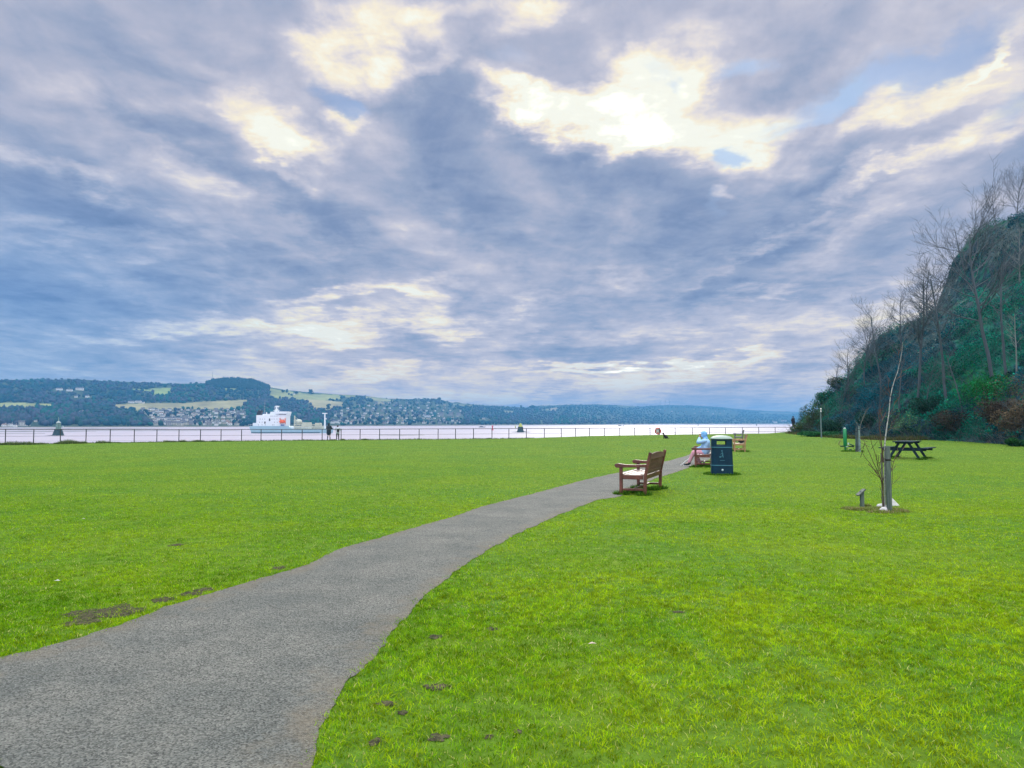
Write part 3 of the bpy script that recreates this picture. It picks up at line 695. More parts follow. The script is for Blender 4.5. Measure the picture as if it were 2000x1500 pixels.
village(VILA, [(802,270,480,9),(805.5,276,484,9),(809,280,486,9.5),(812.5,284,486,9.5),(816,286,486,10),(823.5,290,486,10),(827,292,486,10),(830.5,292,484,9.5)], 'village left of the ship', 'houses of the village left of the ship', [0, 2, 0, 3, 1], .80, .05)
village(VILB, [(788,735,850,17),(793,700,880,15),(798,680,895,14),(803,668,900,14),(808,655,905,13),(813,655,905,13),(818,655,900,12),(823,650,900,12),(827.5,650,900,11)], 'village right of the people', 'houses of the hillside village right of the people', [0, 1, 3, 2, 0], .88, .05)
village(VILC, [(800,1288,1400,14),(804,1288,1440,14),(808,1300,1445,15)], 'slope above the lifebuoy', 'houses on the distant hazy slope', [0, 1, 3], .95, .1)
for (u, v, k, sc, lb) in [(115,762,4,.8,'left wing of the long white building high in the left woods'),(135,764,4,.75,'middle wing of the long white building high in the left woods'),(155,762,4,1.0,'right wing of the long white building high in the left woods'),
        (148,776.5,0,.7,'white house just below the long white building, left one'),(170,776.5,0,.9,'white house just below the long white building, right one'),
        (256,787,4,.7,'left end of the white farm above the long pale field'),(270,786.5,4,.75,'white farmhouse above the long pale field'),(280,788,0,.6,'small white barn at the right end of the field-top farm'),
        (160,807,0,.8,'lone white house half hidden in the lower left woods'),(71,824,0,.5,'small white house among trunks near the left shore'),
        (45,831.5,4,1.0,'long white shed on the left shore behind the fence'),(10,833,2,.7,'low white house at the far left end of the shore'),(22,833,0,.7,'second low white house from the left on the shore'),(31,833.5,0,.55,'small white hut beside the long shore shed'),
        (313,822,4,.95,'left block of the long white terrace in the bright village'),(330,822,4,.95,'second block of the long white terrace in the bright village'),(347,822,4,.95,'third block of the long white terrace in the bright village'),(362,822,4,.8,'right block of the long white terrace in the bright village'),
        (574,770.5,0,.8,'white farmhouse on the ridge among small dark trees'),(945,819,1,.9,'lone pale house low on the wooded slope left of the stone beacon'),
        (862,813,3,1.5,'pale apartment block at the left of three above the shore'),(881,812,3,1.6,'pale apartment block in the middle of three above the shore'),(896,812,3,1.4,'pale apartment block at the right of three above the shore'),
        (835,815,4,1.0,'long pale building left of the apartment blocks'),(1530,824,4,1.6,'pale blue-white building on the distant right shore'),(1512,826,4,1.4,'low pale building at the distant shoreline left of the blue-white one'),
        (655,826,4,.7,'pale shed on the shore just right of the two people')]:
    house(u, v, k, sc, 0.1, lb, None)

# masts and turbines on the skyline
steel = mat('galvanised_steel', (.32, .34, .36), .5, .1, metallic=.3)
def mast(u, v, hpx, label, name='radio_mast', cat='mast'):
    P0 = far_pt(u, v); k = P0[1] / F; h = hpx * k; root = thing(name, label, cat, tuple(P0))
    MB().tube([(0, 0, -2), (0, 0, h * .7), (0, 0, h)], [.9, .6, .25], 6).build('pole', steel, root)
    m = MB()
    for q in (.55, .72, .88): m.box((0, 0, h * q), (2.6, .4, .5))
    m.build('antenna', steel, root)
mast(414, 744, 19, 'thin radio mast at the left end of the dark hilltop'); mast(1258, 793, 9, 'thin mast on the far ridge, left of a close pair', 'radio_mast'); mast(1264, 793, 8, 'thin mast on the far ridge, right of a close pair', 'radio_mast')
white_p = mat('white_paint', (.72, .74, .76), .45, .04)
for (u, a, lb) in [(1290, .4, 'leftmost of three tiny wind turbines on the far ridge'), (1299, 1.1, 'middle of three tiny wind turbines on the far ridge'), (1308, .1, 'rightmost of three tiny wind turbines on the far ridge')]:
    P0 = far_pt(u, 792.2); k = P0[1] / F; h = 9 * k; root = thing('wind_turbine', lb, 'turbine', tuple(P0), 0, 'wind turbines on the far ridge')
    MB().tube([(0, 0, -3), (0, 0, h)], [1.6, .9], 8).build('tower', steel, root)
    MB().box((0, 0, h), (2, 5, 2.2)).build('nacelle', steel, root)
    for q in range(3):
        an = a + q * 2.094; m = MB(); m.tube([(0, -3, h), (math.cos(an) * h * .48, -3, h + math.sin(an) * h * .48)], [1.1, .3], 5); m.build('blade', steel, root)

# ------------------------------------------------------------------ the wooded rock on the right
_hx = .955 * np.array([33.6, 34.3, 34.9, 36.4, 38.8, 41.3, 44.6, 47.3, 51.6, 52.8, 54.6, 57.6, 60.7, 70, 90, 130]); _hz = .955 * np.array([0, .35, 1.6, 4.2, 7.1, 9.7, 13.1, 14.7, 16.9, 20.0, 23.3, 25.9, 26.9, 29.5, 31, 30])
def rock(x, y):
    x = np.asarray(x, float); y = np.asarray(y, float)
    bx = .8 * np.sin(y * .16) + 1.2 * (fbm(y * .09 + 2, y * 0 + 5, 3) - .5) * 2
    z = np.interp(x - bx * np.clip((70 - y) / 30 + .4, 0, 1), _hx, _hz)
    z = z * (1 - sstep(81.5, 90, y - (x - 33) * .25)) 
    z = z - 1.5 * np.clip(z / 10, 0, 1)
    rough = (fbm(x * .22, y * .22, 5, .55) - .5) * 3.2 + (fbm(x * .8, y * .8 + 9, 4) - .5) * 1.1
    z = z + rough * np.clip(z / 8, 0, 1)
    return z
def rock_at(u, v):
    r = ray(u, v); ys = np.arange(40, 100, .15); xs_ = r.x * ys; d = EYE + r.z * ys - np.maximum(rock(xs_, ys), 0)
    k = np.argmax(d < .02) if (d < .02).any() else int(np.argmin(d))
    y = ys[k]; x = r.x * y
    return Vector((x, y, max(float(rock(x, y)), float(ground(x, y)))))
gx = np.concatenate([np.linspace(30.5, 64, 200), np.linspace(65, 130, 40)]); gy = np.linspace(4, 106, 300)
XX, YY = np.meshgrid(gx, gy, indexing='ij'); ZZ = rock(XX, YY); 
ZZ = np.where(ZZ < .05, ground(XX, YY) - .25, ZZ + np.minimum(ground(XX, YY), .3))
def to_px(x, y, z):
    """bearing and apparent height of a world point seen from where the photographer stood"""
    cy = y * math.cos(PITCH) + (z - EYE) * math.sin(PITCH); cz = -y * math.sin(PITCH) + (z - EYE) * math.cos(PITCH)
    return 1000 + F * x / cy, 750 - F * cz / cy
def zone_rgb(x, y, z, g):
    """plant cover by place, tinted haze-blue: ivy, bramble, dead grass, bare rock"""
    u, v = to_px(x, y, z); n = len(x); k1 = fbm(x * .35, z * .35 + y * .2, 4); k2 = fbm(x * 1.3 + 7, z * 1.3 + y, 3)
    ivy = np.array([.010, .175, .120]); deep = np.array([.008, .090, .125]); ol = np.array([.075, .17, .08]); br = np.array([.045, .10, .14]); straw = np.array([.22, .29, .25]); vivid = np.array([.018, .25, .08])  # plant colours pushed to teal: blue haze tint put into the base colour
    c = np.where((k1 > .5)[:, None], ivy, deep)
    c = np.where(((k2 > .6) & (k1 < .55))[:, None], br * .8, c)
    w = np.exp(-(((u - 1945) / 70) ** 2 + ((v - 640) / 110) ** 2)); c = np.where((g.random(n) < w * .8)[:, None], ivy * 1.25, c)
    w = np.exp(-(((u - 1925) / 45) ** 2 + ((v - 765) / 35) ** 2)); c = np.where((g.random(n) < w * 1.2)[:, None], vivid, c)
    w = np.exp(-(((u - 1772) / 32) ** 2 + ((v - 835) / 20) ** 2)); c = np.where((g.random(n) < w * 1.1)[:, None], ol * 1.3, c)
    w = np.exp(-(((u - 1990) / 40) ** 2 + ((v - 810) / 50) ** 2)); c = np.where((g.random(n) < w)[:, None], np.array([.13, .11, .075]), c)
    w = np.exp(-(((u - 1590) / 22) ** 2 + ((v - 810) / 45) ** 2)); c = np.where((g.random(n) < w)[:, None], ol * 1.1, c)
    w = np.exp(-(((u - 1830) / 60) ** 2 + ((v - 600) / 50) ** 2)) + np.exp(-(((u - 1790) / 50) ** 2 + ((v - 655) / 35) ** 2)) + .6 * np.exp(-(((u - 1960) / 55) ** 2 + ((v - 470) / 60) ** 2))
    c = np.where((g.random(n) < w * .55 * (k2 > .46))[:, None], np.where((g.random(n) < .5)[:, None], straw * .8, br * 1.3), c)
    bare = w * (k2 > .5)
    return c, bare
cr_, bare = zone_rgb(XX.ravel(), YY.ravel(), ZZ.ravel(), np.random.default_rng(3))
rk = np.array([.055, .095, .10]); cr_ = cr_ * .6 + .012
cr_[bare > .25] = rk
rid = np.arange(XX.size).reshape(XX.shape); RF = np.stack([rid[:-1, :-1], rid[1:, :-1], rid[1:, 1:], rid[:-1, 1:]], -1).reshape(-1, 4)
rm = attr_mat('rock_face', .95, .15, bump=1.0, bscale=1.6, nvar=.45, nscale=1.2, bdist=.35)
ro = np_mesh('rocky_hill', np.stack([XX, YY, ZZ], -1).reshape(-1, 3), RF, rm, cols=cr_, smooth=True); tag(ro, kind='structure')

def leaf_quads(P, N, size, cols_, g, droop=0.0):
    """four-sided leaves scattered at P, loosely facing N"""
    n = len(P); r = g.normal(0, 1, (n, 3)); r /= np.linalg.norm(r, axis=1)[:, None]
    nn_ = N * .8 + r; nn_ /= np.linalg.norm(nn_, axis=1)[:, None]
    a = np.cross(nn_, g.normal(0, 1, (n, 3))); a /= np.linalg.norm(a, axis=1)[:, None] + 1e-9; b_ = np.cross(nn_, a)
    sz = size * (.5 + g.random((n, 1))); 
    V_ = np.stack([P - a * sz * .5, P - b_ * sz * .32 + nn_ * sz * .1, P + a * sz * .5, P + b_ * sz * .32 + nn_ * sz * .1], 1).reshape(-1, 3)
    F_ = np.arange(n)[:, None] * 4 + np.array([0, 1, 2, 3]); return V_, F_, np.repeat(cols_ * (.6 + .8 * g.random((n, 1))), 4, 0)
leaf_m = attr_mat('hedge_leaf', .8, .06, trans=.2)
g = np.random.default_rng(31); n = 430000
y = 38 + 62 * g.random(n); x = 31.8 + 31 * g.random(n) ** 1.3; z = rock(x, y); k = z > .12; x, y, z = x[k], y[k], z[k]
e = .25; N = np.stack([-(rock(x + e, y) - rock(x - e, y)) / (2 * e), -(rock(x, y + e) - rock(x, y - e)) / (2 * e), np.ones(len(x))], 1); N /= np.linalg.norm(N, axis=1)[:, None]
cl_ = fbm(x * .9 + 3, (z + y) * .9, 3); off = (np.clip(cl_ - .38, 0, 1) * 3.4 * g.random(len(x)) ** .4)[:, None]
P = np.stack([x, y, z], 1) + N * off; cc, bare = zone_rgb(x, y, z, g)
k = (g.random(len(x)) > bare * 1.3) & (cl_ > .30)
shade = np.clip(.45 + 1.1 * (fbm(x[k] * .55, (z[k] * .55 + y[k] * .4), 3) - .25) / .5, .35, 1.6)[:, None]
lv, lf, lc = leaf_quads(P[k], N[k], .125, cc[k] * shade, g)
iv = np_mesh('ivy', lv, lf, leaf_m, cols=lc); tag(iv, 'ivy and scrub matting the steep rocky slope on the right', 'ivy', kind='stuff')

# thin stems as 3-sided tubes
def seg_mesh(A, B_, ra, rb, sides=3):
    A = np.asarray(A, float); B_ = np.asarray(B_, float); ra = np.asarray(ra, float)[:, None]; rb = np.asarray(rb, float)[:, None]
    d = B_ - A; d /= np.linalg.norm(d, axis=1)[:, None] + 1e-9
    h = np.where(np.abs(d[:, 2:3]) > .9, np.array([[1., 0, 0]]), np.array([[0., 0, 1]])); x = np.cross(d, h); x /= np.linalg.norm(x, axis=1)[:, None] + 1e-9; y = np.cross(d, x)
    R_a, R_b = [], []
    for k in range(sides):
        a = 2 * math.pi * k / sides; o = x * math.cos(a) + y * math.sin(a); R_a.append(A + o * ra); R_b.append(B_ + o * rb)
    V_ = np.stack(R_a + R_b, 1).reshape(-1, 3); i = np.arange(len(A))[:, None] * 2 * sides
    F_ = np.concatenate([i + np.array([k, (k + 1) % sides, sides + (k + 1) % sides, sides + k]) for k in range(sides)]); return V_, F_
twig_m = attr_mat('twig', .85, .2)
g = np.random.default_rng(33); n = 15000
y = 42 + 56 * g.random(n); x = 31.8 + 22 * g.random(n) ** 1.8; z = np.maximum(rock(x, y), 0); k = (rock(x + .5, y) > .15); x, y, z = x[k], y[k], z[k]; n = len(x)
L = g.uniform(.5, 1.5, n) * (1 + .6 * (g.random(n) < .2)); dir_ = np.stack([g.normal(-.35, .45, n), g.normal(-.25, .4, n), np.abs(g.normal(.9, .35, n))], 1); dir_ /= np.linalg.norm(dir_, axis=1)[:, None]
A = np.stack([x, y, z], 1); bend = np.stack([g.normal(-.15, .3, n), g.normal(0, .3, n), g.normal(-.35, .25, n)], 1)
SA, SB, ra, rb = [], [], [], []
p = A; d = dir_
for q in range(3):
    p2 = p + d * L[:, None] / 3; SA.append(p); SB.append(p2); ra.append(np.full(n, .014 - .003 * q)); rb.append(np.full(n, .011 - .003 * q)); p = p2; d = d + bend * .5
SA, SB, ra, rb = map(np.concatenate, (SA, SB, ra, rb)); tv, tf = seg_mesh(SA, SB, ra, rb)
tcx = np.array([(.05, .09, .11), (.08, .12, .14), (.13, .18, .19), (.04, .08, .10)])[g.integers(0, 4, n)] * (.7 + .6 * g.random((n, 1)))
tcx = np.where((x < 36)[:, None], tcx * np.array([1.1, .95, .9]), tcx)
br = np_mesh('bramble_stems', tv, tf, twig_m, cols=np.repeat(np.tile(tcx, (3, 1)), 6, 0)); tag(br, 'tangle of bare bramble and scrub stems over the slope on the right', 'bramble', kind='stuff')

def bare_tree(name, label, base, height, spread, lean=(0, 0), seed=0, col=(.085, .08, .078), trunk_r=None, fork=.35, dens=1.0, group=None, levels=3, pale=None):
    """a leafless tree: trunk and a crown of branching limbs"""
    rg = random.Random(seed); T, CR = [], []
    tr = trunk_r or height * .013
    r_min = .014
    def grow(p, d, L, r, lev, store):
        n = 6 if lev == 0 else (5 if lev == 1 else 4); pts = [p.copy()]; dirs = [d.copy()]; rs = [r]
        for i in range(n):
            up = .10 if lev == 0 else .16
            sg = .07 if lev == 0 else .12
            d = (d + Vector((rg.gauss(0, sg), rg.gauss(0, sg), rg.gauss(0, .06) + up * (.4 if lev == 0 else .75)))).normalized()
            p = p + d * (L / n); pts.append(p.copy()); dirs.append(d.copy()); rs.append(r * (1 - (i + 1) / (n + .35)) ** .8 if lev else r * (1 - .62 * (i + 1) / n))
        for i in range(n): store.append((pts[i], pts[i + 1], rs[i], rs[i + 1]))
        if lev >= levels: return
        nk = int([22, 9, 6, 4][lev] * dens + .5)
        for k in range(nk):
            q = (fork + (1 - fork) * (k + rg.random()) / nk) if lev == 0 else (.2 + .8 * (k + rg.random()) / nk)
            i = min(int(q * n), n - 1); f_ = q * n - i; pp = pts[i].lerp(pts[i + 1], f_); dd = dirs[i]
            az_ = rg.random() * 6.28; side = Vector((math.cos(az_), math.sin(az_), 0)); side = (side - dd * side.dot(dd)).normalized()
            ang = rg.uniform(.7, 1.25) if lev == 0 else rg.uniform(.4, .85)
            nd = (dd * math.cos(ang) + side * math.sin(ang)).normalized()
            if lev == 0: LL = spread * rg.uniform(.7, 1.15) * (1.15 - .45 * q)
            else: LL = L * rg.uniform(.38, .62) * (1.1 - .35 * q)
            grow(pp, nd, LL, max(rs[i] * (.5 if lev == 0 else .55), height * .0008), lev + 1, CR)
    grow(Vector((0, 0, -.3)), Vector((lean[0], lean[1], 1)).normalized(), height * (.86 if fork < .9 else 1), tr, 0, T)
    root = thing(name, label, 'tree', tuple(base), 0, group)
    for nm, SG, sd in (('trunk', T, 8), ('crown', CR, 3)):
        if not SG: continue
        A = [s_[0][:] for s_ in SG]; B_ = [s_[1][:] for s_ in SG]
        v_, f_ = seg_mesh(A, B_, [s_[2] for s_ in SG], [s_[3] for s_ in SG], sd)
        c_ = np.tile(np.array([(pale if (pale and nm == 'trunk') else col)]), (len(v_), 1)) * (.8 + .4 * np.random.default_rng(seed).random((len(v_), 1)))
        np_mesh(nm, v_, f_, twig_m, cols=c_, parent=root)
    return root
TR = [ # base px, top v, spread px, lean, label
 (1938,742,392,150,(-.12,0),.40,1.0,'largest bare tree on the slope, its wide crown leaning left against the sky'),
 (1966,738,470,45,(-.06,0),.5,.6,'slim bare trunk on the slope just right of the largest tree'),
 (1986,425,322,62,(0,0),.2,1.15,'dense bare tree crowning the top of the rocky hill at the right edge'),
 (1945,440,362,44,(-.1,0),.2,.9,'small bare tree on the hilltop, left of the topmost tree'),
 (1792,790,510,66,(-.05,0),.45,.9,'tall slender bare tree crossing the skyline left of the largest tree'),
 (1722,770,585,60,(-.08,0),.45,.9,'bare tree rising over the skyline above the picnic table'),
 (1690,772,622,52,(-.08,0),.4,.9,'bare twiggy tree on the middle of the lower skyline'),
 (1662,775,655,40,(-.1,0),.4,.8,'small bare tree on the lower skyline, above the green exercise post'),
 (1636,775,695,26,(-.1,0),.3,.7,'lowest small bare tree on the skyline near the end of the hill'),
 (1850,790,500,66,(-.06,0),.5,.8,'bare tree standing against the middle of the slope'),
 (1985,735,585,32,(-.04,0),.45,.6,'pale thin tree against the ivy at the right edge'),
 (1992,560,425,34,(-.05,0),.3,.7,'pale thin tree high on the rock at the right edge'),
 (1880,805,660,36,(.02,0),.5,.7,'short bare tree behind and right of the picnic table'),
 (1810,815,690,30,(-.12,0),.5,.8,'thin leaning tree directly above the picnic table'),
 (1756,825,665,30,(.05,0),.5,.7,'thin grey tree on the slope just right of the birch sapling tip'),
 (1716,825,720,22,(-.03,0),.5,.7,'small grey tree on the slope left of the birch sapling'),
 (1762,700,560,46,(-.12,0),.12,1.0,'fine twiggy tree leaning off the skyline above the birch sapling tip'),
 (1705,735,618,40,(-.12,0),.12,1.0,'fine twiggy tree leaning off the skyline over the far stakes'),
 (1815,640,505,46,(-.15,0),.12,1.0,'low spreading bare tree on the steep skyline below the largest tree'),
 (1885,540,420,44,(-.12,0),.12,.9,'fine bare tree on the upper skyline just left of the hilltop'),
 (1660,790,690,34,(-.12,0),.12,1.0,'low twiggy tree spreading over the lower skyline by the slim pole'),
 (1640,830,742,24,(-.04,0),.4,.8,'small twiggy tree at the hill foot behind the green exercise post'),
]
for i, (u, v, vt, sp_, ln, fk, dn, lb) in enumerate(TR):
    P0 = rock_at(u, v); k = P0.y / F; h = (v - vt) * k * 1.0
    bare_tree('bare_tree', lb, P0, h, sp_ * k * 1.0, ln, 100 + i, fork=fk, dens=dn, trunk_r=h * .0105, levels=3, col=(.24, .26, .25) if i in (10, 11) else (.095, .115, .135))
# shrubs at the foot of the slope
def shrub(u, v, hpx, wpx, colr_, label, seed, n=2600, leaf=.11, name='shrub'):
    P0 = at(u, v) if v > 850 else rock_at(u, v); k = P0.y / F; h = hpx * k; w = wpx * k / 2; g = np.random.default_rng(seed)
    root = thing(name, label, 'shrub', tuple(P0))
    nb = 9; cb = np.stack([g.normal(0, w * .45, nb), g.normal(0, w * .35, nb), h * (.25 + .5 * g.random(nb))], 1)
    wi_ = g.integers(0, nb, n); dd = g.normal(0, 1, (n, 3)); dd /= np.linalg.norm(dd, axis=1)[:, None]
    rr_ = (.55 + .5 * g.random(n) ** .5)[:, None]; P = cb[wi_] + dd * rr_ * np.array([w * .5, w * .5, h * .32]); P[:, 2] = np.abs(P[:, 2])
    v_, f_, c_ = leaf_quads(P, dd, leaf, np.tile(np.array([colr_]), (n, 1)), g)
    np_mesh('foliage', v_, f_, leaf_m, cols=c_, parent=root)
    m = 40; A = np.zeros((m, 3)); A[:, :2] = g.normal(0, w * .15, (m, 2)); B_ = cb[g.integers(0, nb, m)] + g.normal(0, h * .12, (m, 3))
    v_, f_ = seg_mesh(A, B_, np.full(m, .02), np.full(m, .008)); np_mesh('stem', v_, f_, twig_m, cols=np.tile([[.12, .10, .08]], (len(v_), 1)), parent=root)
for i, a in enumerate([(1572,846,22,50,(.06,.085,.03),'low grey-green shrub at the left end of the hill beside the walker'), (1590,846,55,36,(.05,.075,.03),'tall rounded shrub at the corner of the hill left of the slim pole'),
        (1622,852,36,40,(.02,.07,.045),'dark green shrub at the hill foot right of the slim pole'), (1592,853,11,60,(.03,.14,.05),'bright low green plants at the foot of the hill corner'),
        (1775,853,34,56,(.13,.15,.055),'olive yellow-green bush at the hill foot behind the picnic table'), (1925,790,55,95,(.02,.15,.035),'vivid green laurel bush on the lower slope at the right'),
        (1700,840,36,44,(.02,.075,.055),'dark teal bush behind the two tall stakes'), (1985,850,60,60,(.15,.115,.075),'rusty brown bramble bush at the right edge'),
        (1870,845,40,70,(.06,.055,.045),'grey-brown scrub bush at the hill foot right of the picnic table'), (1815,815,40,50,(.02,.07,.05),'dark green bush on the slope above the picnic table'),
        (1606,775,26,30,(.03,.09,.035),'green leafy bush on the skyline at the end of the hill'), (1640,735,22,30,(.035,.07,.03),'low green bush on the lower skyline'),
        (1985,872,16,34,(.03,.12,.035),'small bright green plant clump at the lawn edge, far right'), (1940,835,50,60,(.075,.06,.045),'brown scrub below the vivid laurel')]):
    shrub(*a, seed=200 + i)
# rank weeds along the foot of the slope
sp = []
for u in range(1550, 2120, 8):
    vb_ = float(np.interp(u, [1550, 1600, 1650, 1700, 1740, 1800, 1850, 1900, 1950, 2000, 2120], [846, 852, 856, 858, 860, 859, 858, 861, 864, 868, 876])); P0 = at(u, vb_)
    sp.append((P0.x, P0.y, .9, random.uniform(.22, .5), 260))
tufts(sp, 6, [(.05, .10, .03), (.10, .13, .04), (.17, .15, .08), (.12, .09, .06)], 'verge_weeds', 'rank weeds and dead grass along the foot of the rocky hill')

# ------------------------------------------------------------------ fence
fence_m = mat('painted_rail', (.045, .05, .06), .55, .2, 3, .2, 40)
def fence(name, label, us, yf, ztop, under=True):
    P = [];
    for u in us:
        x = (u - 1000) / F; y = yf(x); P.append((x * y, y, float(ground(x * y, y)), ztop(u, y)))
    root = thing(name, label, 'fence', (P[0][0], P[0][1], P[0][2])); o0 = Vector((P[0][0], P[0][1], P[0][2]))
    for (x, y, z, zt) in P:
        MB().tube([Vector((x, y, z - .3)) - o0, Vector((x, y, zt + .03)) - o0], .038, 8).build('post', fence_m, root)
    for nm, f_, rd in (('top_rail', lambda p: p[3], .032), ('middle_rail', lambda p: p[3] - .47 * (p[3] + .25), .012 if len(P) > 20 else .02), ('bottom_rail', lambda p: p[3] - .82 * (p[3] + .25), .006)):
        MB().tube([Vector((p[0], p[1], f_(p))) - o0 for p in P], rd, 6).build(nm, fence_m, root)
    return root
ya = lambda x: 78 / (1 - .385 * x)
zt_ = lambda u, y: EYE - (np.interp(u, [-100, 0, 400, 700, 1000, 1300, 1500, 1560], [838.5, 838.5, 838.8, 838.2, 837, 835.8, 834.3, 834.6]) - 826) / F * y
usA = [-105, -45, 13, 68, 120, 170, 217, 264, 308, 351, 393, 433, 473, 511, 551, 591, 630, 667, 704, 742, 781, 819, 856, 890, 925, 961, 994, 1028, 1063, 1096, 1124, 1151, 1180, 1210, 1239, 1269, 1286]
fence('railing_fence', 'long dark metal railing along the river, left run ending at the red lifebuoy', usA, ya, zt_)
yc = lambda x: (84.93 - 18 * .70) / (1 - .70 * x)
fence('railing_fence', 'grey metal railing right of the red lifebuoy, running behind the litter bin to the hill', [1287.5, 1318, 1352, 1385, 1416, 1449, 1481, 1513, 1546, 1580], yc, zt_)

# lifebuoy hung on the rail
red_p = mat('red_plastic', (.62, .08, .05), .4, .1); whp = mat('white_plastic', (.75, .72, .72), .45, .05)
x = (1284.5 - 1000) / F; y = ya(x) - .35; zc = EYE - (842 - 826) / F * y
lb_ = thing('lifebuoy', 'round red and white lifebuoy mounted where the two railings meet', 'lifebuoy', (x * y, y, zc))
def torus(R_, r_, n=32, m=10, seg=None):
    mb = MB(); vs = []
    for i in range(n):
        a = 2 * math.pi * i / n
        for k in range(m):
            b_ = 2 * math.pi * k / m; q = R_ + r_ * math.cos(b_); vs.append((q * math.cos(a), r_ * math.sin(b_) , q * math.sin(a)))
    fs = [(i * m + k, i * m + (k + 1) % m, ((i + 1) % n) * m + (k + 1) % m, ((i + 1) % n) * m + k) for i in range(n) for k in range(m)]
    return mb.add(vs, fs, True)
torus(.31, .062).build('ring', red_p, lb_)
m = MB()
for a in (45, 135, 225, 315):
    q = R(a); m.tube([(math.cos(q - .12) * .31, 0, math.sin(q - .12) * .31), (math.cos(q + .12) * .31, 0, math.sin(q + .12) * .31)], .068, 10)
m.build('band', whp, lb_)
MB().lathe([(.0, -.01), (.27, -.01), (.27, .01), (0, .01)], (0, 0, 0), 24).build('back_board', whp, lb_).matrix_local = Matrix.Translation((0, .06, 0)) @ Matrix.Rotation(R(90), 4, 'X')
MB().tube([(0, .14, -1.2), (0, .14, .42)], .03, 8).build('post', mat('post_steel', (.25, .12, .1), .5), lb_)

# ------------------------------------------------------------------ benches
def wood(name, c, c2, rough=.45): return mat(name, c, rough, .35, 5, .35, 30, col2=c2, stretch=(1, .12, 1), spec=.6)
mahog = wood('mahogany_stain', (.095, .030, .024), (.22, .066, .042)); mahog_d = wood('weathered_back', (.10, .052, .040), (.22, .11, .075), .75); seat_w = wood('sheen_seat', (.26, .17, .15), (.42, .31, .28), .4)  # seat paler than the frame: sky reflection put into its colour
orange_w = wood('honey_wood', (.40, .20, .09), (.60, .34, .17)); olive_w = wood('mossy_wood', (.16, .12, .05), (.26, .19, .08), .7); honey_s = wood('honey_seat', (.55, .42, .27), (.68, .56, .40), .35)
grey_w = wood('silver_wood', (.14, .145, .15), (.24, .24, .25), .7)
def bench(name, label, loc, rz, mm_, L=1.8, back=1):
    """front faces -x, near end at y = 0, rear legs on x = 0"""
    post, arm, seat, bk = mm_; r = thing(name, label, 'bench', loc, rz); D = .50
    for y in (0.03, L - .03):
        m = MB(); m.bar((0, y, -.05), (.015, y, .42), .065, .065, (0, 1, 0)); m.bar((.015, y, .415), (.12, y, .86), .062, .06, (0, 1, 0)); m.tube([(.118, y - .03, .865), (.118, y + .03, .865)], .033, 12); m.build('leg', post, r, .006)
        MB().box((-D, y, .255), (.065, .065, .62)).build('leg', post, r, .006)
        prof = [(-D - .12, .585), (-D - .135, .615), (-D - .12, .645), (-D - .06, .655), (-D + .1, .635), (-D + .28, .632), (.02, .645), (.05, .64), (.04, .585), (-D + .3, .575), (-D + .12, .575), (-D - .03, .562), (-D - .09, .565)]
        MB().prism(prof, y - .045, y + .045).build('armrest', arm, r, .008)
        MB().box((-D / 2, y, .372), (D - .07, .045, .09)).build('side_rail', post, r, .004)
        MB().box((-D / 2, y, .115), (D - .07, .04, .045)).build('stretcher', post, r, .004)
    m = MB(); m.box((-D - .005, L / 2, .372), (.035, L - .14, .09)); m.box((.005, L / 2, .372), (.035, L - .14, .09)); m.build('apron', post, r, .003)
    MB().box((-D / 2, L / 2, .115), (.045, L - .09, .04)).build('stretcher', post, r, .003)
    m = MB()
    for k in range(6):
        x = -D - .01 + k * (D + .0) / 5.6; z = .425 - .018 * math.sin(math.pi * k / 5); m.box((x, L / 2, z), (.072, L - .135 if 0 < k < 5 else L - .14, .022))
    m.build('seat', seat, r, .004)
    m = MB(); t0 = Vector((.02, 0, .45)); tt = Vector((.108, 0, .82))
    m.bar((.018, .065, .475), (.018, L - .065, .475), .035, .07, (.23, 0, 1)); n = int((L - .14) / .072)
    for k in range(n):
        y = .07 + (L - .14) * (k + .5) / n; m.bar((.024, y, .49), (.092, y, .775), .020, .05, (0, 1, 0))
    # arched top rail
    vs = []
    K = 16
    for i in range(K + 1):
        y = .065 + (L - .13) * i / K; a = .035 * math.sin(math.pi * i / K)
        for dx_, dz_ in ((-.02, -.05), (.02, -.05), (.024, .05), (-.016, .05)): vs.append((.092 + dx_ + a * .2, y, .795 + dz_ + (a if dz_ > 0 else 0)))
    fs = [(i * 4 + k, i * 4 + (k + 1) % 4, (i + 1) * 4 + (k + 1) % 4, (i + 1) * 4 + k) for i in range(K) for k in range(4)] + [(3, 2, 1, 0), (K * 4, K * 4 + 1, K * 4 + 2, K * 4 + 3)]
    m.add(vs, fs); m.build('backrest', bk, r, .003)
    return r
b1 = at(1259, 968); bench('park_bench', 'empty dark red slatted bench beside the path, nearest to the camera', b1, R(-21.5), (mahog, mahog, seat_w, mahog_d))
b2 = at(1389, 913); BENCH2 = bench('park_bench', 'dark red bench mostly hidden by the litter bin, with a person sitting on it', b2, R(-16), (mahog, mahog, seat_w, mahog_d))
b3 = at(1455, 882.5); bench('park_bench', 'honey coloured wooden bench on the grass right of the litter bin', b3, R(-14), (orange_w, orange_w, honey_s, olive_w), L=1.5)
b4 = at(1449, 864); bench('park_bench', 'grey weathered bench seen beyond the honey coloured one', b4, R(-19), (grey_w, grey_w, grey_w, grey_w), L=1.3)
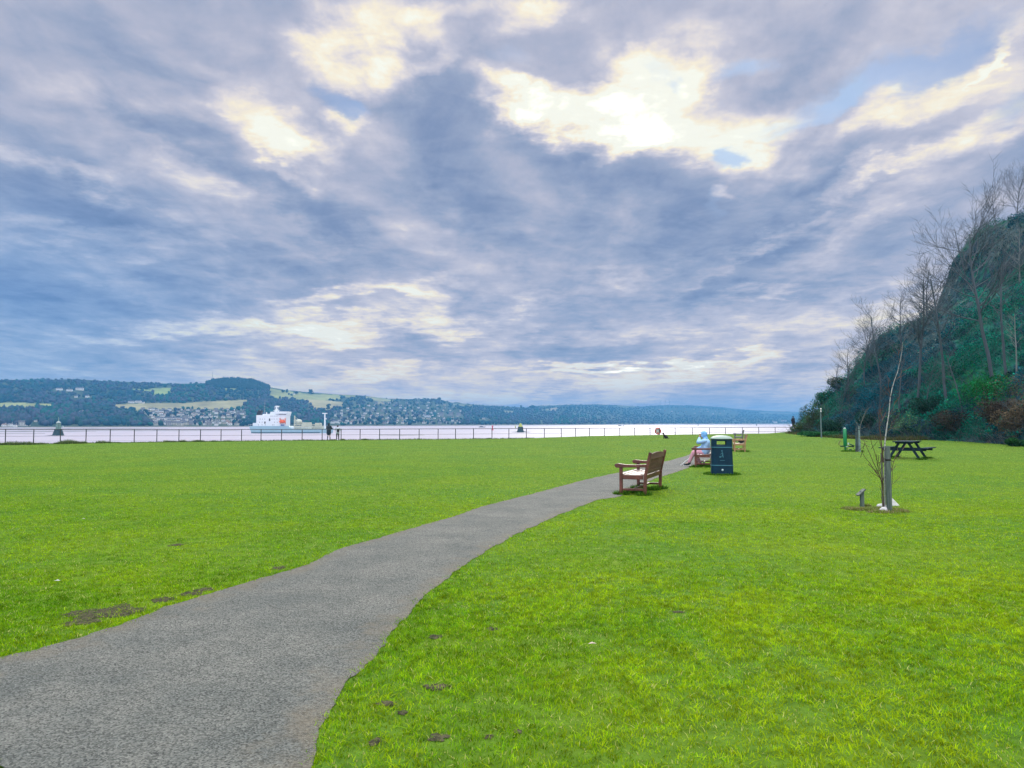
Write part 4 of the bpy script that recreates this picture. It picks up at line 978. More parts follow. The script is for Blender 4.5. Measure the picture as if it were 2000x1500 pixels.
# bag on the third bench
bagm = mat('black_canvas', (.018, .016, .016), .8, .3)
q = Matrix.Rotation(R(-14), 3, 'Z'); p = q @ Vector((-.16, .45, .437)) + b3
bg_ = thing('bag', 'small black bag lying on the seat of the honey coloured bench', 'bag', p, R(-14)); MB().ball((0, 0, .09), (.15, .12, .10)).build('pouch', bagm, bg_)
MB().tube([(-.09, 0, .16), (-.04, 0, .24), (.04, 0, .24), (.09, 0, .16)], .012, 6).build('handle', bagm, bg_)

# ------------------------------------------------------------------ litter bin
bin_m = mat('bottle_green_plastic', (.002, .030, .062), .5, .25, 6, .15, 50, spec=.25); lid_m = mat('faded_lid', (.30, .40, .36), .5, .2, 6); band_m = mat('pale_band', (.05, .20, .28), .5, .1); emb = mat('emblem_white', (.55, .70, .74), .5, .03)
pb = at(1410, 926.5); bn = thing('litter_bin', 'tall dark green litter bin with a pale domed lid, between the two red benches', 'litter bin', pb, R(-12))
def sq(w, d, z, n=48, e=5.0):
    out = []
    for k in range(n):
        a = 2 * math.pi * k / n; c, s_ = math.cos(a), math.sin(a); out.append((w / 2 * math.copysign(abs(c) ** (2 / e), c), d / 2 * math.copysign(abs(s_) ** (2 / e), s_), z))
    return out
def shell(levels, skip=None, capb=False, capt=False):
    m = MB(); n = len(levels[0]); vs = [p for l in levels for p in l]; fs = []
    for i in range(len(levels) - 1):
        for k in range(n):
            f = (i * n + k, i * n + (k + 1) % n, (i + 1) * n + (k + 1) % n, (i + 1) * n + k)
            if skip and skip(i, [vs[j] for j in f]): continue
            fs.append(f)
    if capb: fs.append(tuple(range(n))[::-1])
    if capt: fs.append(tuple(range((len(levels) - 1) * n, len(levels) * n)))
    m.add(vs, fs, True); return m
shell([sq(.63, .58, 0), sq(.63, .58, .03), sq(.62, .57, .22), sq(.585, .54, .765)], capb=True).build('body', bin_m, bn).modifiers.new('b', 'EDGE_SPLIT').split_angle = R(40)
def slot(w, z0, z1):
    return MB().box((-.02, 0, (z0 + z1) / 2), (w, 2, z1 - z0))
hood = shell([sq(.595, .55, .758), sq(.595, .55, .80), sq(.59, .545, 1.0), sq(.57, .525, 1.02)]).build('hood', bin_m, bn)
hood.modifiers.new('thick', 'SOLIDIFY').thickness = .02
# real see-through openings cut with short frames: rebuild the hood with a gap front and back
me = hood.data; bm = bmesh.new(); bm.from_mesh(me)
for zc_ in (.845, .955):
    g_ = bm.verts[:] + bm.edges[:] + bm.faces[:]; bmesh.ops.bisect_plane(bm, geom=g_, plane_co=(0, 0, zc_), plane_no=(0, 0, 1))
for xc_ in (-.15, .12):
    g_ = bm.verts[:] + bm.edges[:] + bm.faces[:]; bmesh.ops.bisect_plane(bm, geom=g_, plane_co=(xc_, 0, 0), plane_no=(1, 0, 0))
bmesh.ops.delete(bm, geom=[f for f in bm.faces if .846 < f.calc_center_median().z < .954 and -.149 < f.calc_center_median().x < .119], context='FACES')
bm.to_mesh(me); bm.free()
shell([sq(.63, .58, 1.012), sq(.64, .59, 1.022), sq(.59, .54, 1.052, e=4), sq(.46, .42, 1.09, e=3), sq(.25, .22, 1.11, e=2.4), sq(.02, .02, 1.115, e=2)], capb=True, capt=True).build('lid', lid_m, bn)
for z, w in ((.775, .604), (.255, .635)):
    shell([sq(w, w - .05, z - .012), sq(w + .006, w - .044, z - .006), sq(w + .006, w - .044, z + .006), sq(w, w - .05, z + .012)]).build('band', band_m, bn)
# emblems moulded on the front: a stooping figure dropping litter and a round badge
def yfront(z): return -(.58 - .04 * z / .765) / 2 - .004
m = MB(); z0 = .52
for a, b_, w in (((0, .12), (.012, .05), .022), ((.012, .05), (.03, -.04), .016), ((.012, .05), (-.02, -.03), .016), ((0, .10), (-.045, .05), .012), ((0, .10), (.03, .06), .012)):
    m.bar((a[0], yfront(z0), z0 + a[1]), (b_[0], yfront(z0), z0 + b_[1]), .006, w, (1, 0, 0))
m.ball((-.008, yfront(z0), z0 + .15), (.02, .006, .02)); m.box((-.06, yfront(.45), z0 - .02), (.035, .006, .045)); m.build('emblem', band_m, bn)
m = MB(); m.box((0, yfront(.40), .40), (.13, .006, .01)); m.build('emblem_line', band_m, bn)
m = MB(); m.lathe([(0, -.004), (.028, -.004), (.03, 0), (.028, .004), (0, .004)], n=20); o = m.build('badge', emb, bn); o.matrix_local = Matrix.Translation((0, yfront(.12) - .002, .125)) @ Matrix.Rotation(R(90), 4, 'X')
conc = mat('concrete', (.30, .30, .28), .9, .25, 12, .5, 40)
sl = thing('concrete_slab', 'thin pale concrete slab under the litter bin', 'slab', at(1410, 926) + Vector((0, 0, -.02)), R(8)); MB().box((0, 0, .012), (.74, .70, .06)).build('slab', conc, sl, .01)
for ch in bn.children: ch.location.z += .02

# ------------------------------------------------------------------ picnic table
pic = mat('dark_recycled_wood', (.008, .026, .042), .75, .4, 5, .3, 30, col2=(.022, .05, .075), spec=.2); 
pp = at(1763.5, 897.5); pt = thing('picnic_table', 'dark blue-grey A-frame picnic table with attached seats, behind the birch sapling', 'picnic table', pp, R(-39))
def AF(y):
    for s_ in (-1, 1): MB().bar((s_ * .60, y, -.04), (s_ * .16, y, .70), .045, .095, (1, 0, 0)).build('leg', pic, pt, .005)
    MB().box((0, y + .047, .395), (1.62, .04, .095)).build('seat_beam', pic, pt, .005); MB().box((0, y + .047, .67), (.66, .04, .07)).build('top_beam', pic, pt, .005)
AF(.22); AF(1.55)
m = MB()
for k in range(5): m.box((-.30 + k * .15, .9, .722), (.14, 1.85, .038))
m.build('table_top', pic, pt, .005)
for s_ in (-1, 1):
    m = MB(); m.box((s_ * .70, .9, .462), (.125, 1.85, .038)); m.box((s_ * .84, .9, .462), (.125, 1.85, .038)); m.build('seat', pic, pt, .005)

# ------------------------------------------------------------------ birch sapling with its stake
ps = at(1737, 999); k = ps.y / F
def sl_(u, v, dy=0.0): return Vector(((u - 1737) * k, dy, (999 - v) * k))
stake_m = mat('weathered_stake', (.075, .12, .115), .9, .4, 4, .6, 40, col2=(.17, .22, .19), stretch=(6, 6, .6)); strap_m = mat('black_rubber', (.012, .014, .016), .6)
stk = thing('tree_stake', 'thick grey-green wooden stake with a black strap, holding the birch sapling', 'stake', ps)
MB().tube([(0, 0, -.1), (.0, 0, .55), (-.004, 0, 1.085), (-.004, 0, 1.10)], [.047, .044, .041, .036], 14).build('post', stake_m, stk)
MB().lathe([(.040, -.018), (.047, -.016), (.047, .016), (.040, .018)], (-.002, 0, (999 - 899) * k), 16).build('strap', strap_m, stk)
st2 = thing('tree_stake', 'thin brown stake standing just behind the thick one', 'stake', ps + Vector((-.055, .10, 0))); MB().bar((0, 0, -.1), (-.004, 0, .98), .024, .024).build('post', mat('brown_stake', (.20, .19, .15), .85, .4, 6, .5), st2)
birch = mat('birch_bark', (.34, .33, .31), .7, .5, 9, .4, 40, col2=(.62, .62, .60), stretch=(1, 1, 2.5)); twigb = mat('birch_twig', (.085, .045, .030), .7, .3)
bs = thing('birch_sapling', 'young birch with a thin white stem leaning right, tied to a stake in the lawn', 'tree', ps + Vector((-.045, .06, 0)))
def sw(lst, r0, r1, dy=0.0, n=7):
    pts = [sl_(u, v, dy * i / len(lst)) + Vector((.045, .0, 0)) for i, (u, v) in enumerate(lst)]
    return MB().tube(pts, [r0 + (r1 - r0) * i / (len(pts) - 1) for i in range(len(pts))], n)
sw([(1732,1004),(1733,950),(1734,900),(1735,872),(1737,855),(1739,843),(1742,826),(1745,810),(1747,793),(1749,777),(1753,760),(1758,744),(1765,727),(1769,711),(1774,690),(1777,668)], .0135, .002, .02, 10).build('trunk', birch, bs)
def br_(lst, r0, dy): return sw(lst, r0 * 1.35, .0032, dy, 5)
crown = MB()
rg = random.Random(9)
def addb(lst, r0, dy, side=5):
    b_ = br_(lst, r0, dy); crown.add(b_.v, b_.f, True)
    for _ in range(side):
        i = rg.randrange(1, len(lst)); (u0, v0), (u1, v1) = lst[i - 1], lst[i]; q = rg.random(); u = u0 + (u1 - u0) * q; v = v0 + (v1 - v0) * q
        s_ = rg.choice((-1, 1)); L = rg.uniform(10, 26); a = rg.uniform(.35, .8) * s_; du, dv = u1 - u0, v1 - v0; nrm = math.hypot(du, dv); du /= nrm; dv /= nrm
        x2 = du * math.cos(a) - dv * math.sin(a); y2 = du * math.sin(a) + dv * math.cos(a)
        b2_ = br_([(u, v), (u + x2 * L * .5, v + y2 * L * .5 - 1), (u + x2 * L, v + y2 * L - 3)], .0032, dy + rg.uniform(-.1, .1)); crown.add(b2_.v, b2_.f, True)
addb([(1730,992),(1728,965),(1727,945),(1718,932),(1709,922),(1697,905),(1688,896),(1682,888),(1679,882)], .006, -.25, 7)
addb([(1729,960),(1727,938),(1722,922),(1715,905),(1710,890),(1706,878),(1701,864),(1694,858)], .0055, .15, 7)
addb([(1730,940),(1724,925),(1721,912),(1724,898),(1727,885),(1728,872)], .0045, -.1, 4)
addb([(1722,922),(1717,900),(1709,880),(1702,866),(1699,855)], .004, -.2, 4)
addb([(1740,930),(1748,920),(1753,913),(1760,897),(1766,887),(1770,878)], .0045, .2, 6)
addb([(1741,957),(1748,948),(1751,940),(1752,915),(1750,895)], .0038, .1, 4)
addb([(1731,905),(1730,875),(1729,850),(1728,830),(1731,822),(1733,815)], .009, .12, 5)
addb([(1728,834),(1727,820),(1724,806)], .004, .05, 2)
addb([(1749,777),(1747,758),(1750,742)], .003, .1, 3); addb([(1758,744),(1770,736),(1778,722)], .0028, .1, 3); addb([(1745,812),(1753,800),(1757,786)], .003, .0, 3); addb([(1769,711),(1766,695),(1768,680)], .0022, .0, 2)
addb([(1740,845),(1747,838),(1750,825)], .003, 0, 3)
crown.build('crown', twigb, bs)
# marker post with its slanted plate
pm = at(1684, 990); km = pm.y / F; mk = thing('marker_post', 'short post with a slanted plaque on top, left of the birch sapling', 'marker', pm)
MB().box((0, 0, .11), (.062, .05, .34)).build('post', stake_m, mk, .004); MB().bar((-.085, 0, .205), (.045, 0, .315), .12, .022, (0, 0, 1)).build('plaque', mat('plaque_metal', (.10, .12, .11), .7, .2, 8), mk, .003)
wst = mat('white_stone', (.66, .65, .66), .8, .18, 14, .5, 30)
for (u, v, w, h, a, lb) in [(1722, 990, .13, .05, -.5, 'flat white stone left of the birch stake'), (1727, 998.5, .10, .06, .7, 'small white stone in front of the birch stake'), (1746, 988, .12, .10, .2, 'pointed white stone right of the birch stake')]:
    p = at(u, v); m = MB(); g = random.Random(int(u)); pts = [(-w/2, -.05, 0), (w/2, -.04, 0), (w/2 * .9, .05, 0), (-w/2 * .8, .05, 0), (-w * .35, -.03, h * .7), (w * .3, -.03, h), (w * .2, .03, h * .8), (-w * .3, .04, h * .5)]
    if u > 1740: pts[4] = (-w * .42, -.02, h); pts[5] = (-w * .2, -.02, h * .9); pts[6] = (-w * .25, .03, h * .9); pts[7] = (-w * .4, .03, h)
    m.add(pts, [(3, 2, 1, 0), (4, 5, 6, 7), (0, 1, 5, 4), (1, 2, 6, 5), (2, 3, 7, 6), (3, 0, 4, 7)]); o = m.build('white_stone', wst, bevel=.012); o.location = p; o.scale = (1.5, 1.5, 1.5); o.rotation_euler = (0, 0, a); tag(o, lb, 'stone')
dead = mat('dead_turf', (.17, .14, .075), .95, .4, 25, .8, 60, col2=(.28, .24, .14))
pd = at(1702, 996); sp = []
for (u, v, r_) in [(1660, 994, .12), (1672, 996, .14), (1686, 996, .2), (1700, 997, .2), (1712, 994, .2), (1725, 1001, .22), (1745, 998, .2), (1757, 1000, .14), (1690, 989, .08), (1737, 996, .2)]:
    p = at(u, v); sp.append((p.x, p.y, r_ * 1.25, .06, 420))
tufts(sp, 8, [(.34, .29, .13), (.26, .26, .10), (.18, .28, .04), (.22, .34, .04), (.40, .35, .20)], 'dead_grass', 'ring of dead straw coloured grass round the foot of the birch stake')
sp = []
for q_ in ((-.02, .03), (-.5, .03), (0, 1.77), (-.5, 1.77), (-.25, .5), (-.3, 1.0), (-.1, 1.4), (-.45, .8)):
    p = Matrix.Rotation(R(-21.5), 3, 'Z') @ Vector((q_[0], q_[1], 0)) + b1; sp.append((p.x, p.y, .16, .12, 300))
for q_ in ((0, .03), (-.5, .03), (0, 1.7), (-.25, .8)):
    p = Matrix.Rotation(R(-19), 3, 'Z') @ Vector((q_[0], q_[1], 0)) + b2; sp.append((p.x, p.y, .2, .10, 250))
for a in range(12): sp.append((pb.x + .42 * math.cos(a * .52), pb.y + .40 * math.sin(a * .52), .12, .08, 160))
for s_ in (-.62, .62):
    for yy in (.22, 1.55):
        p = Matrix.Rotation(R(-39), 3, 'Z') @ Vector((s_, yy, 0)) + pp; sp.append((p.x, p.y, .22, .12, 200))
for (u, v) in ((1671, 882), (1678, 882), (1652, 882), (1455, 882), (1430, 881)):
    p = at(u, v); sp.append((p.x, p.y, .25, .13, 200))
tufts(sp, 9, [(.09, .22, .02), (.13, .30, .02), (.05, .14, .02)], 'uncut_grass', 'longer uncut grass left round bench legs, bin and posts')

# second staked sapling farther back
p2 = at(1676, 882.3); k = p2.y / F
for (du, hv, w, mm_, lb) in [(-2.6, 836, .10, mat('dark_stake', (.05, .075, .085), .85, .4, 5, .5), 'dark left stake of the far staked sapling beside the green exercise post'), (2.6, 832, .105, mat('grey_stake', (.20, .27, .28), .85, .3, 5, .5), 'paler right stake of the far staked sapling beside the green exercise post')]:
    o = thing('tree_stake', lb, 'stake', p2 + Vector((du * k, 0, 0))); MB().tube([(0, 0, -.1), (0, 0, (882 - hv) * k)], [w / 2 + .02, w / 2], 10).build('post', mm_, o)
    MB().lathe([(w / 2 + .003, -.015), (w / 2 + .01, 0), (w / 2 + .003, .015)], (0, 0, (882 - hv) * k - .18), 12).build('strap', strap_m, o)
bare_tree('sapling', 'thin leafless sapling tied between two stakes in front of the hill', p2 + Vector((0, .02, 0)), (882 - 770) * k, .55, (0, 0), 77, col=(.16, .17, .16), trunk_r=.028, fork=.5, dens=.7, levels=2)

# green exercise post
pg = at(1651, 880.5); k = pg.y / F; gr_ = mat('green_enamel', (.010, .24, .085), .35, .1); gd = mat('dark_green_enamel', (.008, .05, .035), .4, .15); ex = thing('exercise_machine', 'bright green outdoor exercise post with low dark foot bar', 'exercise machine', pg)
gp = lambda u, v, dy=0: Vector(((u - 1651) * k, dy, (880.5 - v) * k))
MB().tube([gp(1651, 882), gp(1651, 872), gp(1651, 870), gp(1650.8, 838.5), gp(1650.8, 838)], [.05, .05, .095, .092, .07], 16).build('column', gr_, ex)
MB().ball(gp(1650.8, 837.2), (.06, .06, .055)).build('cap', mat('pale_cap', (.45, .62, .60), .4), ex)
MB().bar(gp(1641.5, 871.5), gp(1667.5, 872), .09, .07).build('foot_bar', gd, ex, .01)
m = MB(); m.tube([gp(1655, 866, -.1), gp(1661, 868.5, -.1), gp(1668, 871, -.05)], .03, 8); m.build('arm', gd, ex)
MB().tube([gp(1652, 885, -.15), gp(1652, 874, -.15)], .02, 8).build('support', gd, ex); MB().box(gp(1651.5, 872.3, -.18), (.11, .06, .035)).build('pedal', emb, ex, .005); MB().box(gp(1655, 866.5, -.14), (.06, .05, .09)).build('pedal', emb, ex, .005)
MB().tube([gp(1645, 861, .1), gp(1641, 864, .1), gp(1640, 868, .1), gp(1643, 871, .05)], [.02, .03, .02, .02], 8).build('handle', mat('brown_grip', (.20, .17, .08), .6), ex)
MB().box(gp(1662, 880, .1), (.13, .1, .14)).build('base_block', gd, ex, .01)

# slim pole by the hill
pl_ = at(1604.5, 855.5); k = pl_.y / F; po = thing('slim_pole', 'slim pale grey pole with two small white fittings, against the end of the hill', 'pole', pl_)
MB().tube([(0, 0, -.2), (-.02, 0, 40 * k), (-.02, 0, 57 * k)], [.055, .05, .035], 10).build('shaft', mat('grey_pole', (.15, .21, .22), .5), po)
for v in (799, 803.5): MB().ball((-.02, -.03, (855.5 - v) * k), (.075, .06, .075)).build('fitting', whp, po)

# ------------------------------------------------------------------ people
skin = mat('skin', (.55, .34, .26), .55, .06)
def caps(m, a, b, ra, rb, n=12):
    a = Vector(a); b = Vector(b); d = b - a; L = d.length
    if L < 1e-5: return m.ball(a, ra)
    d.normalize(); pts = []; rs = []
    for q in (-1, -.87, -.5): pts.append(a + d * ra * q); rs.append(max(ra * math.sqrt(1 - q * q), .0008))
    pts.append(a); rs.append(ra); pts.append(b); rs.append(rb)
    for q in (.5, .87, 1): pts.append(b + d * rb * q); rs.append(max(rb * math.sqrt(1 - q * q), .0008))
    return m.tube(pts, rs, n)
def chain(m, pts, rs):
    for i in range(len(pts) - 1): caps(m, pts[i], pts[i + 1], rs[i], rs[i + 1])
    return m
def fused(m, name, mt, parent, vox, sm=2):
    o = m.build(name, mt, parent); r_ = o.modifiers.new('fuse', 'REMESH'); r_.mode = 'VOXEL'; r_.voxel_size = vox; r_.use_smooth_shade = True
    s_ = o.modifiers.new('soften', 'SMOOTH'); s_.iterations = sm; s_.factor = .5; return o
def hand(m, w, d, side, curl=.6):
    """palm, four unequal bent fingers and a thumb; w wrist, d pointing direction, side = palm's thumb side"""
    w = Vector(w); d = Vector(d).normalized(); s_ = Vector(side); s_ = (s_ - d * s_.dot(d)).normalized(); nrm = d.cross(s_)
    caps(m, w, w + d * .04, .025, .026)
    for i, (o, L) in enumerate([(.028, .070), (.010, .078), (-.009, .073), (-.026, .058)]):
        kn = w + d * .085 + s_ * o; caps(m, w + d * .03 + s_ * o * .8, kn, .013, .010)
        f1 = (d * math.cos(curl * .7) + nrm * math.sin(curl * .7)); f2 = (d * math.cos(curl * 1.5) + nrm * math.sin(curl * 1.5))
        caps(m, kn, kn + f1 * L * .55, .0095, .0085); caps(m, kn + f1 * L * .55, kn + f1 * L * .55 + f2 * L * .5, .0085, .007)
    tb = w + d * .035 + s_ * .024; caps(m, tb, tb + (d * .6 + s_ * .7 + nrm * .3).normalized() * .038, .012, .010); t2 = tb + (d * .6 + s_ * .7 + nrm * .3).normalized() * .038; caps(m, t2, t2 + (d * .9 + s_ * .2 + nrm * .4).normalized() * .03, .0095, .008)
def head(m, c, fw, r=.105):
    """skull, jaw, nose, ears; fw = facing"""
    c = Vector(c); fw = Vector(fw).normalized(); rt = fw.cross(Vector((0, 0, 1))).normalized()
    m.ball(c + Vector((0, 0, .025)), (.078, .088, .098), 16, 12); m.ball(c + fw * .025 - Vector((0, 0, .045)), (.056, .06, .062), 12, 8)
    caps(m, c + fw * .085 + Vector((0, 0, .01)), c + fw * .105 - Vector((0, 0, .022)), .009, .013, 8)
    for s_ in (-1, 1): m.ball(c + rt * .08 * s_ - Vector((0, 0, .005)), (.012, .022, .032), 8, 6)
def eyes(c, fw, par):
    c = Vector(c); fw = Vector(fw).normalized(); rt = fw.cross(Vector((0, 0, 1))).normalized(); m = MB()
    for s_ in (-1, 1): m.ball(c + fw * .080 + rt * .032 * s_ + Vector((0, 0, .012)), .011, 8, 6)
    m.build('eyes', mat('eye_dark', (.03, .025, .02), .3), par); m = MB(); caps(m, c + fw * .084 - rt * .02 - Vector((0, 0, .052)), c + fw * .084 + rt * .02 - Vector((0, 0, .052)), .006, .006, 8); m.build('mouth', mat('lip', (.42, .18, .16), .5), par)

# seated person on the second bench (local frame of the bench: front = -x)
q2 = Matrix.Rotation(R(-16), 3, 'Z')
pw = thing('person', 'person in pale blue hooded jacket and pink trousers sitting on the bench, hand to face', 'person', q2 @ Vector((-.24, .72, 0)) + b2, R(-16)); pw.scale = (.91, .91, .91)
hip = {-1: Vector((0, -.10, .50)), 1: Vector((0, .10, .50))}; sh = Vector((.06, 0, .97)); hd = Vector((-.02, 0, 1.15))
kneeL = Vector((-.38, -.10, .51)); ankL = Vector((-.56, -.12, .12)); kneeR = Vector((-.36, .10, .52)); ankR = Vector((-.17, .12, .11))
fwd = Vector((-1, -.1, -.05))
bd = MB(); chain(bd, [Vector((0, 0, .52)), Vector((.05, 0, .75)), Vector((.05, 0, .93)), Vector((.02, 0, 1.06))], [.15, .13, .13, .05]); head(bd, hd, fwd)
chain(bd, [hip[-1], kneeL, ankL, ankL + Vector((-.12, 0, -.05))], [.085, .06, .042, .035]); chain(bd, [hip[1], kneeR, ankR, ankR + Vector((-.12, 0, -.06))], [.085, .06, .042, .035])
shL = Vector((.05, -.18, .95)); elL = Vector((-.20, -.24, .90)); wrL = Vector((-.16, -.12, 1.08)); shR = Vector((.05, .18, .95)); elR = Vector((-.08, .27, .70)); wrR = Vector((-.30, .14, .64))
chain(bd, [shL, elL, wrL], [.052, .042, .028]); chain(bd, [shR, elR, wrR], [.052, .042, .028]); hand(bd, wrL, (.35, .1, .9), (-.5, .8, 0), 1.0); hand(bd, wrR, (-.9, -.2, -.3), (0, -1, .2), .6)
fused(bd, 'body', skin, pw, .0065, 1); eyes(hd, fwd, pw)
jk = MB(); chain(jk, [Vector((.02, 0, .50)), Vector((.06, 0, .66)), Vector((.07, 0, .88)), Vector((.05, 0, .96))], [.185, .175, .165, .13]); chain(jk, [Vector((.02, -.09, .52)), Vector((.07, -.10, .86))], [.14, .12]); chain(jk, [Vector((.02, .09, .52)), Vector((.07, .10, .86))], [.14, .12])
chain(jk, [shL, elL, wrL - Vector((0, 0, .03))], [.082, .072, .052]); chain(jk, [shR, elR, wrR + Vector((.04, 0, 0))], [.082, .07, .052]); chain(jk, [Vector((.03, -.12, .97)), Vector((.03, .12, .97))], [.075, .075])
fused(jk, 'jacket', mat('pale_blue_fabric', (.30, .56, .90), .85, .12, 5, .8, 14, col2=(.46, .70, .97)), pw, .012, 3)
hdm = MB(); hdm.ball(hd + Vector((.035, 0, .035)), (.12, .115, .135), 16, 12); hdm.ball(hd + Vector((.07, 0, -.10)), (.10, .12, .08), 12, 8); chain(hdm, [hd + Vector((-.045, -.07, -.03)), hd + Vector((-.055, 0, .12)), hd + Vector((-.045, .07, -.03))], [.035, .035, .035])
fused(hdm, 'hood', mat('blue_hood', (.12, .42, .86), .8, .2, 6, .6, 14, col2=(.34, .60, .95)), pw, .012, 3)
tr = MB(); chain(tr, [hip[-1], kneeL, ankL + Vector((.02, 0, .04))], [.115, .085, .062]); chain(tr, [hip[1], kneeR, ankR + Vector((0, 0, .04))], [.115, .085, .062]); caps(tr, hip[-1], hip[1], .12, .12)
fused(tr, 'trousers', mat('pink_fabric', (.72, .36, .44), .85, .12, 6, .5, 14), pw, .012, 3)
sm_ = mat('dark_shoe', (.015, .03, .035), .6); sol = mat('white_sole', (.72, .74, .74), .6)
for a, s_ in ((ankL, 1), (ankR, 2)):
    m = MB(); chain(m, [a + Vector((.03, 0, .0)), a + Vector((-.02, 0, -.04)), a + Vector((-.15, 0, -.065))], [.052, .052, .040]); fused(m, 'shoe', sm_, pw, .009, 2)
    MB().box(a + Vector((-.06, 0, -.105)), (.29, .09, .025)).build('sole', sol, pw, .01)
ph = thing('phone', 'dark phone held up to the face by the person on the bench', 'phone', q2 @ (Vector((-.24, .72, 0)) + .91 * Vector((-.125, -.105, 1.13))) + b2, R(-19)); MB().box((0, 0, 0), (.03, .012, .14)).build('case', mat('phone_black', (.01, .01, .012), .3), ph, .003)
stck = thing('walking_stick', 'slim white stick leaning from the seated person to the ground', 'stick', q2 @ Vector((-.24, .72, 0)) + b2, R(-19)); MB().tube([(-.78, -.16, .02), (-.46, -.14, .28)], .014, 8).build('shaft', sol, stck)

def stand(label, loc, rz, H, coat, legs, coat_len, wide=1.0, arms='down', extra=None, legr=.055, hair=(.02, .018, .02), lean=0.0, hood=False):
    """standing figure facing +y"""
    s_ = H / 1.72; r = thing('person', label, 'person', loc, rz); r.scale = (s_, s_, s_)
    hp = Vector((0, 0, .90)); ch = Vector((0, lean * .6, 1.30)); nk = Vector((0, lean, 1.48)); hc = Vector((0, lean + .02, 1.60))
    b = MB(); chain(b, [hp, Vector((0, lean * .3, 1.1)), ch, nk], [.13, .12, .13, .05]); head(b, hc, (0, 1, 0)); J = {}
    for q in (-1, 1):
        an = Vector((q * .12, (.06 if q > 0 else -.04), .08)); kn = Vector((q * .11, .03, .48)); chain(b, [Vector((q * .09, 0, .88)), kn, an, an + Vector((0, .13, -.05))], [.085, .058, .04, .03]); J[q] = (kn, an)
        so = Vector((q * .19, ch.y, 1.40))
        if arms == 'down': eo = so + Vector((q * .07, -.04, -.28)); wo_2 = eo + Vector((-q * .04, .14, -.20)); hdir = (-q * .3, .5, -.7)
        else: eo = so + Vector((q * .10, .10, -.24)); wo_2 = eo + Vector((-q * .03, .22, -.02)); hdir = (-q * .1, 1, -.2)
        chain(b, [so, eo, wo_2], [.05, .04, .028]); hand(b, wo_2, hdir, (-q, 0, .3), .8); J[q] += (so, eo, wo_2)
    fused(b, 'body', skin, r, .0075, 1); eyes(hc, (0, 1, 0), r)
    c = MB(); chain(c, [Vector((0, 0, coat_len)), Vector((0, lean * .2, 1.0)), ch, Vector((0, nk.y, 1.42))], [.19 * wide, .17 * wide, .17 * wide, .09])
    chain(c, [Vector((-.08, 0, coat_len)), Vector((-.1, ch.y, 1.34))], [.15 * wide, .11 * wide]); chain(c, [Vector((.08, 0, coat_len)), Vector((.1, ch.y, 1.34))], [.15 * wide, .11 * wide])
    for q in (-1, 1): chain(c, [J[q][2], J[q][3], J[q][4] - Vector((0, .03, 0))], [.085, .075, .055])
    fused(c, 'coat', coat, r, .013, 3)
    t_ = MB()
    for q in (-1, 1): chain(t_, [Vector((q * .09, 0, .86)), J[q][0], J[q][1] + Vector((0, 0, .03))], [.10, legr + .012, legr])
    fused(t_, 'trousers', legs, r, .012, 2)
    h_ = MB(); h_.ball(hc + Vector((0, -.025, .035)), (.098, .10, .115), 14, 10)
    if hood: h_.ball(hc + Vector((0, -.05, -.08)), (.11, .10, .10), 12, 8)
    fused(h_, 'hood' if hood else 'hair', coat if hood else mat('hair', hair, .6), r, .01, 1)
    for q in (-1, 1):
        m = MB(); a = J[q][1]; chain(m, [a + Vector((0, -.03, -.01)), a + Vector((0, .02, -.035)), a + Vector((0, .15, -.045))], [.048, .048, .036]); fused(m, 'shoe', sm_, r, .009, 1)
    return r
navy = mat('navy_parka', (.010, .028, .05), .8, .25, 5); blk = mat('black_denim', (.015, .018, .022), .8, .2); pale_j = mat('pale_jacket', (.50, .58, .66), .8, .12, 6); 
pa = at(642, 860); stand('person in a long dark navy coat standing at the railing, left of the backpack wearer', pa, R(-12), 33.2 * pa.y / F, navy, mat('grey_leggings', (.055, .075, .10), .8), .72, 1.05, 'fwd', hood=True, legr=.045)
pb_ = at(659.5, 859.5); pz = stand('smaller person in a pale jacket with a dark backpack, leaning on the railing', pb_, R(18), 28.5 * pb_.y / F, pale_j, blk, .86, .95, 'fwd', lean=.10)
m = MB(); m.ball((.02, -.20, 1.12), (.15, .10, .22), 14, 10); m.ball((.02, -.27, 1.04), (.11, .06, .12), 12, 8); bp_ = thing('backpack', 'small dark backpack worn by the person in the pale jacket', 'backpack', pb_, R(18)); bp_.scale = pz.scale
fused(m, 'pack', bagm, bp_, .012, 2); MB().tube([(-.08, -.10, 1.30), (-.09, .04, 1.42), (-.09, .12, 1.25)], .016, 6).build('strap', bagm, bp_); MB().tube([(.12, -.10, 1.30), (.11, .04, 1.42), (.11, .12, 1.25)], .016, 6).build('strap', bagm, bp_)
r_ = ray(1549.5, 838.5); yy = 92.0; pcx = Vector((r_.x * yy, yy, EYE + r_.z * yy)); stand('person in a black jacket and trousers walking by the end of the hill', pcx, R(-70), 25.5 * yy / F, mat('black_jacket', (.008, .012, .03), .8, .2), blk, .84, 1.15, 'down')

